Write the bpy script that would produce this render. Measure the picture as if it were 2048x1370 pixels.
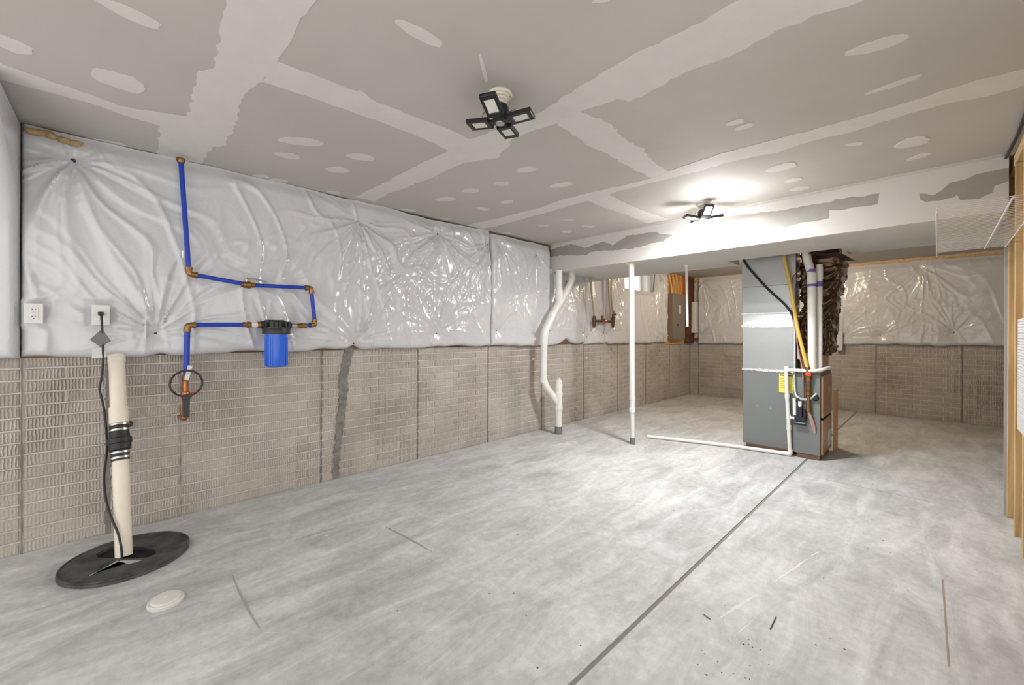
import bpy, bmesh, math, random
import numpy as np
from mathutils import Vector, Matrix

for o in list(bpy.data.objects):
    bpy.data.objects.remove(o, do_unlink=True)
scn = bpy.context.scene
COL = scn.collection
random.seed(7)

# ------------------------------------------------------------------ camera
F_PX, YAW, Y0, ROLL = 818.6, math.radians(46.1), 665.3, math.radians(0.25)
CAM = Vector((3.564, 0.0, 1.256))
H = 2.409            # ceiling height
YB = 8.631           # back wall
SOF_Y0, SOF_Y1, SOF_Z = 4.12, 5.25, 2.055
cam_d = bpy.data.cameras.new('camera')
cam = bpy.data.objects.new('camera', cam_d)
COL.objects.link(cam)
cam_d.sensor_width = 36.0
cam_d.lens = F_PX / 2048 * 36.0
cam_d.shift_y = -(685 - Y0) / 2048
cam_d.clip_start = 0.05
fw = Vector((-math.sin(YAW), math.cos(YAW), 0)); rt = Vector((math.cos(YAW), math.sin(YAW), 0)); up = Vector((0, 0, 1))
r2 = rt * math.cos(ROLL) + up * math.sin(ROLL)
u2 = up * math.cos(ROLL) - rt * math.sin(ROLL)
cam.matrix_world = Matrix(((r2.x, u2.x, -fw.x, CAM.x), (r2.y, u2.y, -fw.y, CAM.y), (r2.z, u2.z, -fw.z, CAM.z), (0, 0, 0, 1)))
scn.camera = cam

# ------------------------------------------------------------------ light
world = bpy.data.worlds.new('world'); scn.world = world
world.use_nodes = True
bg = world.node_tree.nodes['Background']
bg.inputs[0].default_value = (1.0, 0.963, 0.925, 1)
bg.inputs[1].default_value = 1.28
LAMP_LED = 1080.0      # radiance of the lit LED panels
ADDED_BULB_W = 50.0
LAMP_W = 10.0       # stray light of the lit lamp's hub
scn.view_settings.view_transform = 'Standard'
scn.view_settings.look = 'None'
scn.view_settings.gamma = 1.0
scn.view_settings.use_curve_mapping = False
scn.view_settings.exposure = 0.55

# ------------------------------------------------------------------ helpers
WL = {}   # world location of every object made here (no rotations on roots)

def ray(u, v):
    du, dv = u - 1024, v - Y0
    c, s = math.cos(ROLL), math.sin(ROLL)
    du, dv = c * du + s * dv, -s * du + c * dv
    return fw + rt * (du / F_PX) - up * (dv / F_PX)

def on(u, v, axis, val):
    d = ray(u, v)
    return CAM + d * ((val - CAM[axis]) / d[axis])

def tag(o, label=None, cat=None, group=None, kind=None):
    if label: o['label'] = label
    if cat: o['category'] = cat
    if group: o['group'] = group
    if kind: o['kind'] = kind
    return o

def empty(name, loc, label=None, cat=None, group=None, kind=None):
    o = bpy.data.objects.new(name, None); COL.objects.link(o)
    o.location = loc; o.empty_display_size = 0.1
    WL[o] = Vector(loc)
    return tag(o, label, cat, group, kind)

def link(name, me, parent=None, origin=None):
    o = bpy.data.objects.new(name, me); COL.objects.link(o)
    if parent:
        o.parent = parent; WL[o] = WL[parent].copy()
    else:
        o.location = origin or (0, 0, 0); WL[o] = Vector(origin or (0, 0, 0))
    return o

class MB:
    def __init__(s): s.v = []; s.f = []
    def add(s, vs, fs):
        b = len(s.v); s.v += [tuple(q) for q in vs]; s.f += [tuple(i + b for i in f) for f in fs]; return s
    def box(s, a, b):
        (x0, y0, z0), (x1, y1, z1) = a, b
        x0, x1 = min(x0, x1), max(x0, x1); y0, y1 = min(y0, y1), max(y0, y1); z0, z1 = min(z0, z1), max(z0, z1)
        return s.add([(x0,y0,z0),(x1,y0,z0),(x1,y1,z0),(x0,y1,z0),(x0,y0,z1),(x1,y0,z1),(x1,y1,z1),(x0,y1,z1)],
                     [(0,3,2,1),(4,5,6,7),(0,1,5,4),(1,2,6,5),(2,3,7,6),(3,0,4,7)])
    def obox(s, c, ax, ay, az, hx, hy, hz):
        c = Vector(c); P = []
        for k in (-1, 1):
            for i, j in ((-1,-1),(1,-1),(1,1),(-1,1)):
                P.append(c + ax * (hx*i) + ay * (hy*j) + az * (hz*k))
        return s.add(P, [(0,3,2,1),(4,5,6,7),(0,1,5,4),(1,2,6,5),(2,3,7,6),(3,0,4,7)])
    def tube(s, pts, r, seg=12, caps=True, bend=0.0, nb=5):
        pts = [Vector(q) for q in pts]
        if bend > 0 and len(pts) > 2:
            out = [pts[0]]
            for i in range(1, len(pts) - 1):
                p = pts[i]; a = pts[i-1] - p; b = pts[i+1] - p
                t = min(bend, a.length * .45, b.length * .45)
                pa = p + a.normalized() * t; pb = p + b.normalized() * t
                for k in range(nb + 1):
                    w = k / nb
                    out.append(pa * (1-w)**2 + p * 2*w*(1-w) + pb * w*w)
            out.append(pts[-1]); pts = out
        n = len(pts); rad = r if isinstance(r, (list, tuple)) else [r] * n
        T = []
        for i in range(n):
            t = Vector((0, 0, 0))
            if i > 0: t += (pts[i] - pts[i-1]).normalized()
            if i < n - 1: t += (pts[i+1] - pts[i]).normalized()
            T.append(t.normalized() if t.length > 1e-9 else Vector((0, 0, 1)))
        nrm = T[0].orthogonal().normalized(); vs = []; fs = []
        for i in range(n):
            nrm = (nrm - T[i] * nrm.dot(T[i])).normalized(); bn = T[i].cross(nrm)
            k = 1.0
            if 0 < i < n - 1:
                cs = (pts[i] - pts[i-1]).normalized().dot(T[i]); k = min(1.6, 1 / max(cs, .5)) if bend == 0 else 1.0
            for j in range(seg):
                a = 2 * math.pi * j / seg
                vs.append(pts[i] + (nrm * math.cos(a) + bn * math.sin(a)) * rad[i] * (k if n < 12 else 1))
        for i in range(n - 1):
            for j in range(seg):
                a, b = i*seg + j, i*seg + (j+1) % seg
                fs.append((a, b, b + seg, a + seg))
        if caps:
            fs.append(tuple(range(seg-1, -1, -1))); fs.append(tuple((n-1)*seg + j for j in range(seg)))
        return s.add(vs, fs)
    def lathe(s, prof, c, axis=(0, 0, 1), seg=24):
        """prof: list of (radius, height along axis)"""
        A = Vector(axis).normalized(); N = A.orthogonal().normalized(); Bn = A.cross(N); c = Vector(c)
        vs = []; fs = []; n = len(prof)
        for r, hh in prof:
            for j in range(seg):
                a = 2 * math.pi * j / seg
                vs.append(c + A * hh + (N * math.cos(a) + Bn * math.sin(a)) * max(r, 1e-5))
        for i in range(n - 1):
            for j in range(seg):
                a, b = i*seg + j, i*seg + (j+1) % seg
                fs.append((a, b, b + seg, a + seg))
        fs.append(tuple(range(seg-1, -1, -1))); fs.append(tuple((n-1)*seg + j for j in range(seg)))
        return s.add(vs, fs)
    def ball(s, c, r, seg=12, sc=(1, 1, 1)):
        vs = []; fs = []; rings = seg // 2
        for i in range(rings + 1):
            t = math.pi * i / rings
            for j in range(seg):
                a = 2 * math.pi * j / seg
                vs.append((c[0] + r*sc[0]*math.sin(t)*math.cos(a), c[1] + r*sc[1]*math.sin(t)*math.sin(a), c[2] + r*sc[2]*math.cos(t)))
        for i in range(rings):
            for j in range(seg):
                a, b = i*seg + j, i*seg + (j+1) % seg
                fs.append((a, a + seg, b + seg, b))
        return s.add(vs, fs)
    def slab(s, poly, off):
        """prism of a planar polygon (list of Vectors) extruded by vector off"""
        n = len(poly); off = Vector(off)
        vs = [Vector(q) for q in poly] + [Vector(q) + off for q in poly]
        fs = [tuple(range(n)), tuple(range(2*n-1, n-1, -1))] + [(i, i + n, (i+1) % n + n, (i+1) % n) for i in range(n)]
        return s.add(vs, fs)
    def build(s, name, m, parent=None, origin=None, smooth=None, bevel=0.0, seg=2):
        base = WL[parent] if parent else Vector(origin or (0, 0, 0))
        me = bpy.data.meshes.new(name)
        me.from_pydata([(v[0]-base.x, v[1]-base.y, v[2]-base.z) for v in s.v], [], s.f)
        me.materials.append(m)
        bm = bmesh.new(); bm.from_mesh(me)
        bmesh.ops.recalc_face_normals(bm, faces=bm.faces); 
        if bevel > 0:
            bmesh.ops.bevel(bm, geom=list(bm.edges), offset=bevel, segments=seg, affect='EDGES', profile=.5, clamp_overlap=True)
        bm.to_mesh(me); bm.free()
        if smooth:
            me.polygons.foreach_set('use_smooth', [True] * len(me.polygons))
            me.set_sharp_from_angle(angle=math.radians(smooth))
        return link(name, me, parent, origin)

# ---- numpy value noise
def _h(ix, iy, seed):
    n = (ix.astype(np.int64) * 374761393 + iy.astype(np.int64) * 668265263 + int(seed) * 1442695041) & 0x7fffffff
    n = ((n ^ (n >> 13)) * 1274126177) & 0x7fffffff
    n = (n ^ (n >> 16)) & 0xffff
    return n / 32767.5 - 1.0
def vn(x, y, seed=0):
    x = np.asarray(x, float); y = np.asarray(y, float) + 0 * x
    ix, iy = np.floor(x), np.floor(y); fx, fy = x - ix, y - iy
    fx = fx*fx*fx*(fx*(fx*6-15)+10); fy = fy*fy*fy*(fy*(fy*6-15)+10)
    a, b, c, d = _h(ix, iy, seed), _h(ix+1, iy, seed), _h(ix, iy+1, seed), _h(ix+1, iy+1, seed)
    return (a*(1-fx)+b*fx)*(1-fy) + (c*(1-fx)+d*fx)*fy
def sst(a, b, x):
    t = np.clip((x-a)/(b-a), 0, 1); return t*t*(3-2*t)

# ------------------------------------------------------------------ materials
MATS = {}
def lin(c):
    return tuple((x/12.92 if x <= .04045 else ((x+.055)/1.055)**2.4) for x in (q/255 for q in c))
def mat(name, col, rough=.5, metal=0.0, bump=None, var=None, spec=.5, coat=0, emit=None, trans=0):
    """bump=(scale,strength[,distance]); var=(scale, amount) value mottling"""
    if name in MATS: return MATS[name]
    m = bpy.data.materials.new(name); m.use_nodes = True
    nt = m.node_tree; b = nt.nodes['Principled BSDF']
    b.inputs['Base Color'].default_value = (*col, 1); b.inputs['Roughness'].default_value = rough
    b.inputs['Metallic'].default_value = metal; b.inputs['Specular IOR Level'].default_value = spec
    if coat: b.inputs['Coat Weight'].default_value = coat; b.inputs['Coat Roughness'].default_value = .15
    if trans: b.inputs['Transmission Weight'].default_value = trans
    if emit:
        b.inputs['Emission Color'].default_value = (*emit[0], 1); b.inputs['Emission Strength'].default_value = emit[1]
    geo = nt.nodes.new('ShaderNodeNewGeometry')
    if var:
        n = nt.nodes.new('ShaderNodeTexNoise'); n.inputs['Scale'].default_value = var[0]; n.inputs['Detail'].default_value = 6
        n.inputs['Roughness'].default_value = .62
        nt.links.new(geo.outputs['Position'], n.inputs['Vector'])
        r = nt.nodes.new('ShaderNodeMapRange'); r.inputs[1].default_value = .3; r.inputs[2].default_value = .7
        r.inputs[3].default_value = 1 - var[1]; r.inputs[4].default_value = 1 + var[1]
        nt.links.new(n.outputs['Fac'], r.inputs[0])
        mx = nt.nodes.new('ShaderNodeVectorMath'); mx.operation = 'SCALE'; mx.inputs[0].default_value = col
        nt.links.new(r.outputs[0], mx.inputs['Scale']); nt.links.new(mx.outputs[0], b.inputs['Base Color'])
    if bump:
        n = nt.nodes.new('ShaderNodeTexNoise'); n.inputs['Scale'].default_value = bump[0]; n.inputs['Detail'].default_value = 5
        nt.links.new(geo.outputs['Position'], n.inputs['Vector'])
        bp = nt.nodes.new('ShaderNodeBump'); bp.inputs['Strength'].default_value = bump[1]
        bp.inputs['Distance'].default_value = bump[2] if len(bump) > 2 else .004
        nt.links.new(n.outputs['Fac'], bp.inputs['Height']); nt.links.new(bp.outputs[0], b.inputs['Normal'])
    MATS[name] = m
    return m

def ramp(nt, stops):
    r = nt.nodes.new('ShaderNodeValToRGB'); e = r.color_ramp.elements
    while len(e) < len(stops): e.new(.5)
    for k, (p, c) in enumerate(stops):
        e[k].position = p; e[k].color = (*c, 1)
    return r

def concrete_floor():
    m = bpy.data.materials.new('concrete_floor'); m.use_nodes = True; nt = m.node_tree; L = nt.links
    b = nt.nodes['Principled BSDF']; geo = nt.nodes.new('ShaderNodeNewGeometry')
    def noise(scale, det, rough, sc=(1, 1, 1), rot=0, dist=0):
        mp = nt.nodes.new('ShaderNodeMapping'); mp.inputs['Scale'].default_value = sc; mp.inputs['Rotation'].default_value = (0, 0, rot)
        L.new(geo.outputs['Position'], mp.inputs['Vector'])
        n = nt.nodes.new('ShaderNodeTexNoise'); n.inputs['Scale'].default_value = scale; n.inputs['Detail'].default_value = det
        n.inputs['Roughness'].default_value = rough; n.inputs['Distortion'].default_value = dist
        L.new(mp.outputs[0], n.inputs['Vector']); return n
    big = noise(1.0, 9, .66, dist=.9); streak = noise(6.5, 10, .72, (1.0, .30, 1), .5, .8); fine = noise(22, 9, .75)
    r1 = ramp(nt, [(.32, (.325, .33, .33)), (.45, (.45, .458, .46)), (.53, (.55, .56, .568)), (.66, (.70, .71, .722))])
    mx = nt.nodes.new('ShaderNodeMix'); mx.data_type = 'FLOAT'; mx.inputs[0].default_value = .62
    L.new(big.outputs['Fac'], mx.inputs[2]); L.new(streak.outputs['Fac'], mx.inputs[3])
    L.new(mx.outputs[0], r1.inputs[0])
    r2 = nt.nodes.new('ShaderNodeMapRange'); r2.inputs[1].default_value = .3; r2.inputs[2].default_value = .7
    r2.inputs[3].default_value = .84; r2.inputs[4].default_value = 1.14
    L.new(fine.outputs['Fac'], r2.inputs[0])
    sc = nt.nodes.new('ShaderNodeVectorMath'); sc.operation = 'SCALE'
    L.new(r1.outputs[0], sc.inputs[0]); L.new(r2.outputs[0], sc.inputs['Scale'])
    L.new(sc.outputs[0], b.inputs['Base Color'])
    rr = nt.nodes.new('ShaderNodeMapRange'); rr.inputs[3].default_value = .42; rr.inputs[4].default_value = .72
    L.new(streak.outputs['Fac'], rr.inputs[0]); L.new(rr.outputs[0], b.inputs['Roughness'])
    bp = nt.nodes.new('ShaderNodeBump'); bp.inputs['Strength'].default_value = .25; bp.inputs['Distance'].default_value = .004
    L.new(fine.outputs['Fac'], bp.inputs['Height']); L.new(bp.outputs[0], b.inputs['Normal'])
    return m

def brick_mat():
    """cast-in brick face: wavy vertical rake ribs, some faces only rough; stains"""
    m = bpy.data.materials.new('cast_brick'); m.use_nodes = True; nt = m.node_tree; L = nt.links
    b = nt.nodes['Principled BSDF']; b.inputs['Roughness'].default_value = .85; b.inputs['Specular IOR Level'].default_value = .25
    geo = nt.nodes.new('ShaderNodeNewGeometry')
    # one running coordinate along either wall: x+y
    sep = nt.nodes.new('ShaderNodeSeparateXYZ'); L.new(geo.outputs['Position'], sep.inputs[0])
    ad = nt.nodes.new('ShaderNodeMath'); ad.operation = 'ADD'; L.new(sep.outputs[0], ad.inputs[0]); L.new(sep.outputs[1], ad.inputs[1])
    cb = nt.nodes.new('ShaderNodeCombineXYZ'); L.new(ad.outputs[0], cb.inputs[0]); L.new(sep.outputs[2], cb.inputs[1])
    wv = nt.nodes.new('ShaderNodeTexWave'); wv.bands_direction = 'X'; wv.inputs['Scale'].default_value = 22
    wv.inputs['Distortion'].default_value = 3.2; wv.inputs['Detail'].default_value = 2.0
    wv.inputs['Detail Scale'].default_value = .8; wv.inputs['Detail Roughness'].default_value = .6
    L.new(cb.outputs[0], wv.inputs['Vector'])
    ng = nt.nodes.new('ShaderNodeTexNoise'); ng.inputs['Scale'].default_value = 45; ng.inputs['Detail'].default_value = 5
    L.new(cb.outputs[0], ng.inputs['Vector'])
    mk = nt.nodes.new('ShaderNodeTexNoise'); mk.inputs['Scale'].default_value = 2.2; mk.inputs['Detail'].default_value = 2
    L.new(cb.outputs[0], mk.inputs['Vector'])
    mr = nt.nodes.new('ShaderNodeMapRange'); mr.inputs[1].default_value = .42; mr.inputs[2].default_value = .55; mr.inputs[3].default_value = 1; mr.inputs[4].default_value = .25
    L.new(mk.outputs['Fac'], mr.inputs[0])
    w1 = nt.nodes.new('ShaderNodeMath'); w1.operation = 'MULTIPLY'; L.new(wv.outputs['Fac'], w1.inputs[0]); L.new(mr.outputs[0], w1.inputs[1])
    w2 = nt.nodes.new('ShaderNodeMath'); w2.operation = 'MULTIPLY_ADD'; w2.inputs[1].default_value = .9
    L.new(ng.outputs['Fac'], w2.inputs[0]); L.new(w1.outputs[0], w2.inputs[2])
    bp = nt.nodes.new('ShaderNodeBump'); bp.inputs['Strength'].default_value = 1.0; bp.inputs['Distance'].default_value = .007
    L.new(w2.outputs[0], bp.inputs['Height']); L.new(bp.outputs[0], b.inputs['Normal'])
    st = nt.nodes.new('ShaderNodeTexNoise'); st.inputs['Scale'].default_value = 1.5; st.inputs['Detail'].default_value = 8; st.inputs['Roughness'].default_value = .65
    L.new(geo.outputs['Position'], st.inputs['Vector'])
    r = ramp(nt, [(.28, (.42, .37, .325)), (.5, (.585, .535, .485)), (.72, (.66, .615, .57))])
    L.new(st.outputs['Fac'], r.inputs[0])
    oi = nt.nodes.new('ShaderNodeObjectInfo')
    rr = nt.nodes.new('ShaderNodeMapRange'); rr.inputs[3].default_value = .93; rr.inputs[4].default_value = 1.07
    L.new(oi.outputs['Random'], rr.inputs[0])
    sc = nt.nodes.new('ShaderNodeVectorMath'); sc.operation = 'SCALE'; L.new(r.outputs[0], sc.inputs[0]); L.new(rr.outputs[0], sc.inputs['Scale'])
    # grooves of the rake darker, rib crests slightly lighter
    g2 = nt.nodes.new('ShaderNodeMapRange'); g2.inputs[3].default_value = .70; g2.inputs[4].default_value = 1.08
    L.new(w1.outputs[0], g2.inputs[0])
    s2 = nt.nodes.new('ShaderNodeVectorMath'); s2.operation = 'SCALE'; L.new(sc.outputs[0], s2.inputs[0]); L.new(g2.outputs[0], s2.inputs['Scale'])
    L.new(s2.outputs[0], b.inputs['Base Color'])
    return m

def poly_mat():
    """white woven-scrim vinyl insulation facing"""
    m = bpy.data.materials.new('white_vinyl_facing'); m.use_nodes = True; nt = m.node_tree; L = nt.links
    b = nt.nodes['Principled BSDF']; b.inputs['Base Color'].default_value = (.61, .62, .645, 1)
    b.inputs['Roughness'].default_value = .23; b.inputs['Specular IOR Level'].default_value = .55
    b.inputs['Coat Weight'].default_value = .6; b.inputs['Coat Roughness'].default_value = .11
    geo = nt.nodes.new('ShaderNodeNewGeometry')
    n = nt.nodes.new('ShaderNodeTexNoise'); n.inputs['Scale'].default_value = 26; n.inputs['Detail'].default_value = 4; n.inputs['Distortion'].default_value = .8
    L.new(geo.outputs['Position'], n.inputs['Vector'])
    bp = nt.nodes.new('ShaderNodeBump'); bp.inputs['Strength'].default_value = .3; bp.inputs['Distance'].default_value = .006
    L.new(n.outputs['Fac'], bp.inputs['Height']); L.new(bp.outputs[0], b.inputs['Normal'])
    return m

def wood_mat(name, c1, c2, axis=2):
    m = bpy.data.materials.new(name); m.use_nodes = True; nt = m.node_tree; L = nt.links
    b = nt.nodes['Principled BSDF']; b.inputs['Roughness'].default_value = .7
    geo = nt.nodes.new('ShaderNodeNewGeometry'); mp = nt.nodes.new('ShaderNodeMapping')
    s = [9, 9, 9]; s[axis] = .7; mp.inputs['Scale'].default_value = s
    L.new(geo.outputs['Position'], mp.inputs['Vector'])
    n = nt.nodes.new('ShaderNodeTexNoise'); n.inputs['Scale'].default_value = 2.2; n.inputs['Detail'].default_value = 6; n.inputs['Distortion'].default_value = 1.4
    L.new(mp.outputs[0], n.inputs['Vector'])
    r = ramp(nt, [(.32, c1), (.66, c2)]); L.new(n.outputs['Fac'], r.inputs[0]); L.new(r.outputs[0], b.inputs['Base Color'])
    return m

M_FLOOR = concrete_floor()
M_BRICK = brick_mat()
M_VINYL = poly_mat()
M_STUD = wood_mat('pine_stud', (.42, .27, .125), (.62, .44, .23))
M_PLATE = wood_mat('pine_plate', (.50, .35, .18), (.68, .52, .31), 1)
M_SILL = wood_mat('old_sill_wood', (.09, .05, .025), (.22, .13, .07), 1)
M_PLY = wood_mat('orange_plywood', (.55, .27, .08), (.72, .40, .14))
M_MORTAR = mat('mortar', (.63, .585, .535), .9, bump=(60, .5, .003), var=(3, .12))
M_SEAMJ = mat('form_seam_dark', (.20, .18, .16), .9, var=(9, .35))
M_CONC = mat('bare_concrete_wall', (.33, .29, .25), .9, var=(4, .2))
M_GREYPATCH = mat('grey_mortar_patch', (.205, .195, .175), .9, bump=(40, 1.0, .01), var=(18, .3))
M_DRY = mat('drywall_paper', (.50, .475, .445), .85, var=(1.3, .05), spec=.3)
M_MUD = mat('joint_compound', (.655, .63, .605), .8, var=(7, .035), spec=.3)
M_BARE = mat('bare_grey_drywall', (.335, .322, .30), .85, var=(9, .06), spec=.3)
M_PVC = mat('white_pvc', (.78, .775, .75), .35, var=(5, .04))
M_PVCOLD = mat('cream_pvc', (.78, .71, .60), .4, var=(6, .06))
M_GREYP = mat('grey_pipe_base', (.19, .185, .18), .8, var=(30, .25))
M_BLACK = mat('black_rubber', (.018, .018, .019), .5)
M_BLACKPL = mat('black_plastic', (.025, .025, .027), .42, bump=(70, .15, .001))
M_STEEL = mat('steel_clamp', (.55, .55, .54), .3, 1)
M_SUMP = mat('sump_lid_plastic', (.05, .051, .053), .5, bump=(14, .5, .006), var=(9, .85))
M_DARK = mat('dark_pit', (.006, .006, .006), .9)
M_BLUEPEX = mat('blue_pex', (.008, .045, .42), .4)
M_BLUEF = mat('blue_filter_housing', (.015, .13, .72), .3, coat=.3)
M_BRASS = mat('aged_brass', (.30, .17, .065), .35, .9, var=(40, .3))
M_COPPER = mat('copper', (.50, .20, .09), .35, .9, var=(30, .3))
M_WHITEPL = mat('white_plastic', (.72, .72, .71), .4)
M_SLOT = mat('outlet_slot', (.05, .05, .05), .6)
M_GALV = mat('galvanised_sheet', (.42, .44, .44), .42, .75, bump=(5, .1, .01), var=(3, .06))
M_FURN = mat('grey_furnace_paint', (.20, .215, .215), .45, .25, var=(2, .05))
M_FOILT = mat('foil_tape', (.80, .81, .82), .25, .9, bump=(60, .6, .004))
M_TAN = mat('tan_furnace_door', (.40, .24, .125), .3, .2, var=(4, .1))
M_WRAP = mat('brown_foil_wrap', (.105, .06, .030), .22, .55, bump=(18, .35, .008))
M_YEL = mat('yellow_gas_hose', (.72, .48, .10), .45)
M_LABEL = mat('yellow_label', (.80, .72, .12), .5)
M_INK = mat('label_ink', (.03, .03, .03), .6)
M_PURPLE = mat('purple_primer', (.17, .13, .45), .5)
M_RED = mat('red_valve_handle', (.62, .07, .02), .45)
M_PINKW = mat('pinkish_wire', (.48, .30, .27), .5)
M_CONDUIT = mat('grey_flex_conduit', (.52, .54, .54), .4, .6)
M_NAVY = mat('dark_navy_trap', (.012, .016, .028), .3)
M_TANPEX = mat('tan_pex', (.42, .33, .20), .5)
M_PANEL = mat('grey_brown_panel', (.235, .205, .165), .5, .2)
M_CABLE = mat('orange_cable_sheath', (.66, .33, .07), .5)
M_CABLEY = mat('cream_cable_sheath', (.66, .52, .25), .5)
M_REDBROWN = mat('red_brown_insulation', (.11, .035, .015), .7, bump=(25, 1, .01), var=(12, .5))
M_WIRE = mat('white_coated_wire', (.80, .78, .75), .35)
M_FOAM = mat('tan_spray_foam', (.47, .33, .17), .8, bump=(30, .8, .01), var=(20, .2))
M_TAGG = mat('grey_paper_tag', (.17, .17, .175), .6)
M_TAGW = mat('white_paper_tag', (.62, .62, .62), .6)
M_PORC = mat('cream_porcelain', (.74, .66, .57), .25)
M_LEDOFF = mat('led_panel_off', (.66, .65, .60), .35)
M_LEDON = mat('led_panel_lit', (.9, .9, .9), .35, emit=((1.0, .995, .985), LAMP_LED))
M_LAMPBODY = mat('black_lamp_body', (.012, .012, .014), .38)
M_GLASS = mat('window_glass', (1, 1, 1), 0.0, trans=1, spec=.3)
M_FRAME = mat('white_window_frame', (.75, .75, .75), .4)
M_TWIG = mat('brown_twig', (.10, .06, .035), .8)
M_EDGE = mat('grey_drywall_edge', (.40, .41, .42), .6)

# ------------------------------------------------------------------ floor
floor = MB().box((-.25, -1.6, -.12), (5.3, YB + .1, -.005)).build('floor', mat('joint_dirt', (.25, .24, .225), .95), origin=None)
tag(floor, 'grey smooth-troweled concrete basement floor with saw-cut joints', 'floor', kind='structure')
JX, JY, JW = 2.662, 4.40, .010
def slab(name, x0, x1, y0, y1, z=0.0):
    return MB().box((x0, y0, -.1), (x1, y1, z)).build(name, M_FLOOR, floor)
slab('slab', -.25, JX - JW, -1.6, YB + .1)
slab('slab', JX + JW, 5.3, -1.6, JY - .003)
slab('slab', JX + JW, 5.3, JY + .003, YB + .1)
# square patch poured slightly proud of the slab
pp = [(1.06, .43), (1.62, .44), (1.69, .52), (1.685, 1.145), (1.63, 1.285), (1.55, 1.287), (1.05, 1.235), (.897, 1.04), (.892, .72), (.93, .47)]
MB().slab([Vector((x, y, -.01)) for x, y in pp], (0, 0, .0115)).build('floor_patch', M_FLOOR, floor)
M_GAPSHADE = mat('gap_shade_grey', (.33, .325, .32), .95)  # painted shade along the patch edges, and the crack along one edge
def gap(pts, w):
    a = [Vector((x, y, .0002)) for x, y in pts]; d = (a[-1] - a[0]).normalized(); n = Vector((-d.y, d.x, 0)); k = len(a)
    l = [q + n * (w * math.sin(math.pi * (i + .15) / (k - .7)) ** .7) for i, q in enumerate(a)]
    MB().slab(a + l[::-1], (0, 0, .0007)).build('patch_gap_shade', M_GAPSHADE, floor)
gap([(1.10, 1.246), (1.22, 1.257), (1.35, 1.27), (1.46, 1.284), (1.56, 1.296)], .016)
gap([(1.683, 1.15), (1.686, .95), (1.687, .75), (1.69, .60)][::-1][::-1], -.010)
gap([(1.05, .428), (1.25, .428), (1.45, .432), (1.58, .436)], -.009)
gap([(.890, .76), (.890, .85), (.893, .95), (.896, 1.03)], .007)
MB().slab([Vector(q) for q in ((3.583, 3.05, .0002), (3.590, 3.05, .0002), (3.601, 2.27, .0002), (3.595, 2.27, .0002))], (0, 0, .0008)).build('floor_crack', mat('crack_brown', (.30, .26, .22), .95), floor)

M_SCUFF = mat('pale_floor_scuff', (.70, .70, .695), .8)
rsc = random.Random(12)
for (xa, ya), (xb, yb), w in (((3.07, 2.80), (2.99, 2.36), .022), ((2.97, 2.24), (2.90, 1.90), .028), ((3.10, 2.93), (3.07, 2.82), .012), ((3.02, 2.10), (2.98, 1.80), .007)):
    a, b = Vector((xa, ya, .0002)), Vector((xb, yb, .0002)); d = b - a; nn = Vector((-d.y, d.x, 0)).normalized(); k = 22
    l = [a + d * (i / k) + nn * (w * .5 * rsc.uniform(.1, 1) * math.sin(math.pi * (i + .5) / (k + 1))) for i in range(k + 1)]
    r_ = [a + d * (i / k) - nn * (w * .5 * rsc.uniform(.3, 1) * math.sin(math.pi * (i + .5) / (k + 1))) for i in range(k + 1)]
    MB().slab(l + r_[::-1], (0, 0, .0005)).build('scrape_mark', M_SCUFF, floor)
gr_ = MB()
for i in range(110):
    if i < 20: gx, gy = rsc.gauss(3.02, .06), rsc.gauss(1.72, .12)
    else: gx, gy = rsc.uniform(.6, 3.8), rsc.uniform(.6, 4.6)
    gr_.ball((gx, gy, .0005), rsc.uniform(.0012, .0035), 6, (1.3, 1, .5))
tag(gr_.build('floor_grit', mat('dark_grit', (.07, .065, .06), .9), floor), kind='stuff')

# ------------------------------------------------------------------ ceiling
def ragged(pts, step, amp, rnd, close=True):
    out = []
    n = len(pts)
    for i in range(n):
        a, b = pts[i], pts[(i+1) % n]
        L_ = (b - a).length; k = max(1, int(L_ / step)); d = (b - a)
        nr = Vector((-d.y, d.x, 0)) if abs(d.z) < 1e-6 else Vector((-d.z, 0, d.x))
        nr = nr.normalized() if nr.length > 0 else nr
        for j in range(k):
            w = j / k
            out.append(a + d * w + (nr * rnd.uniform(-amp, amp) if 0 < j else Vector((0, 0, 0))))
    return out

def cpt(u, v): return on(u, v, 2, H)
A = lambda l: [cpt(x / 2, y / 2) for x, y in l]
Bc = lambda l: [cpt(1024 + x / 2, y / 2) for x, y in l]
Cc = lambda l: [cpt(1080 + x / 3.2, 330 + y / 3.2) for x, y in l]
Dc = lambda l: [cpt(600 + x / 4.016, 380 + y / 4.016) for x, y in l]
W = lambda l: [Vector((x, y, H)) for x, y in l]

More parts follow.
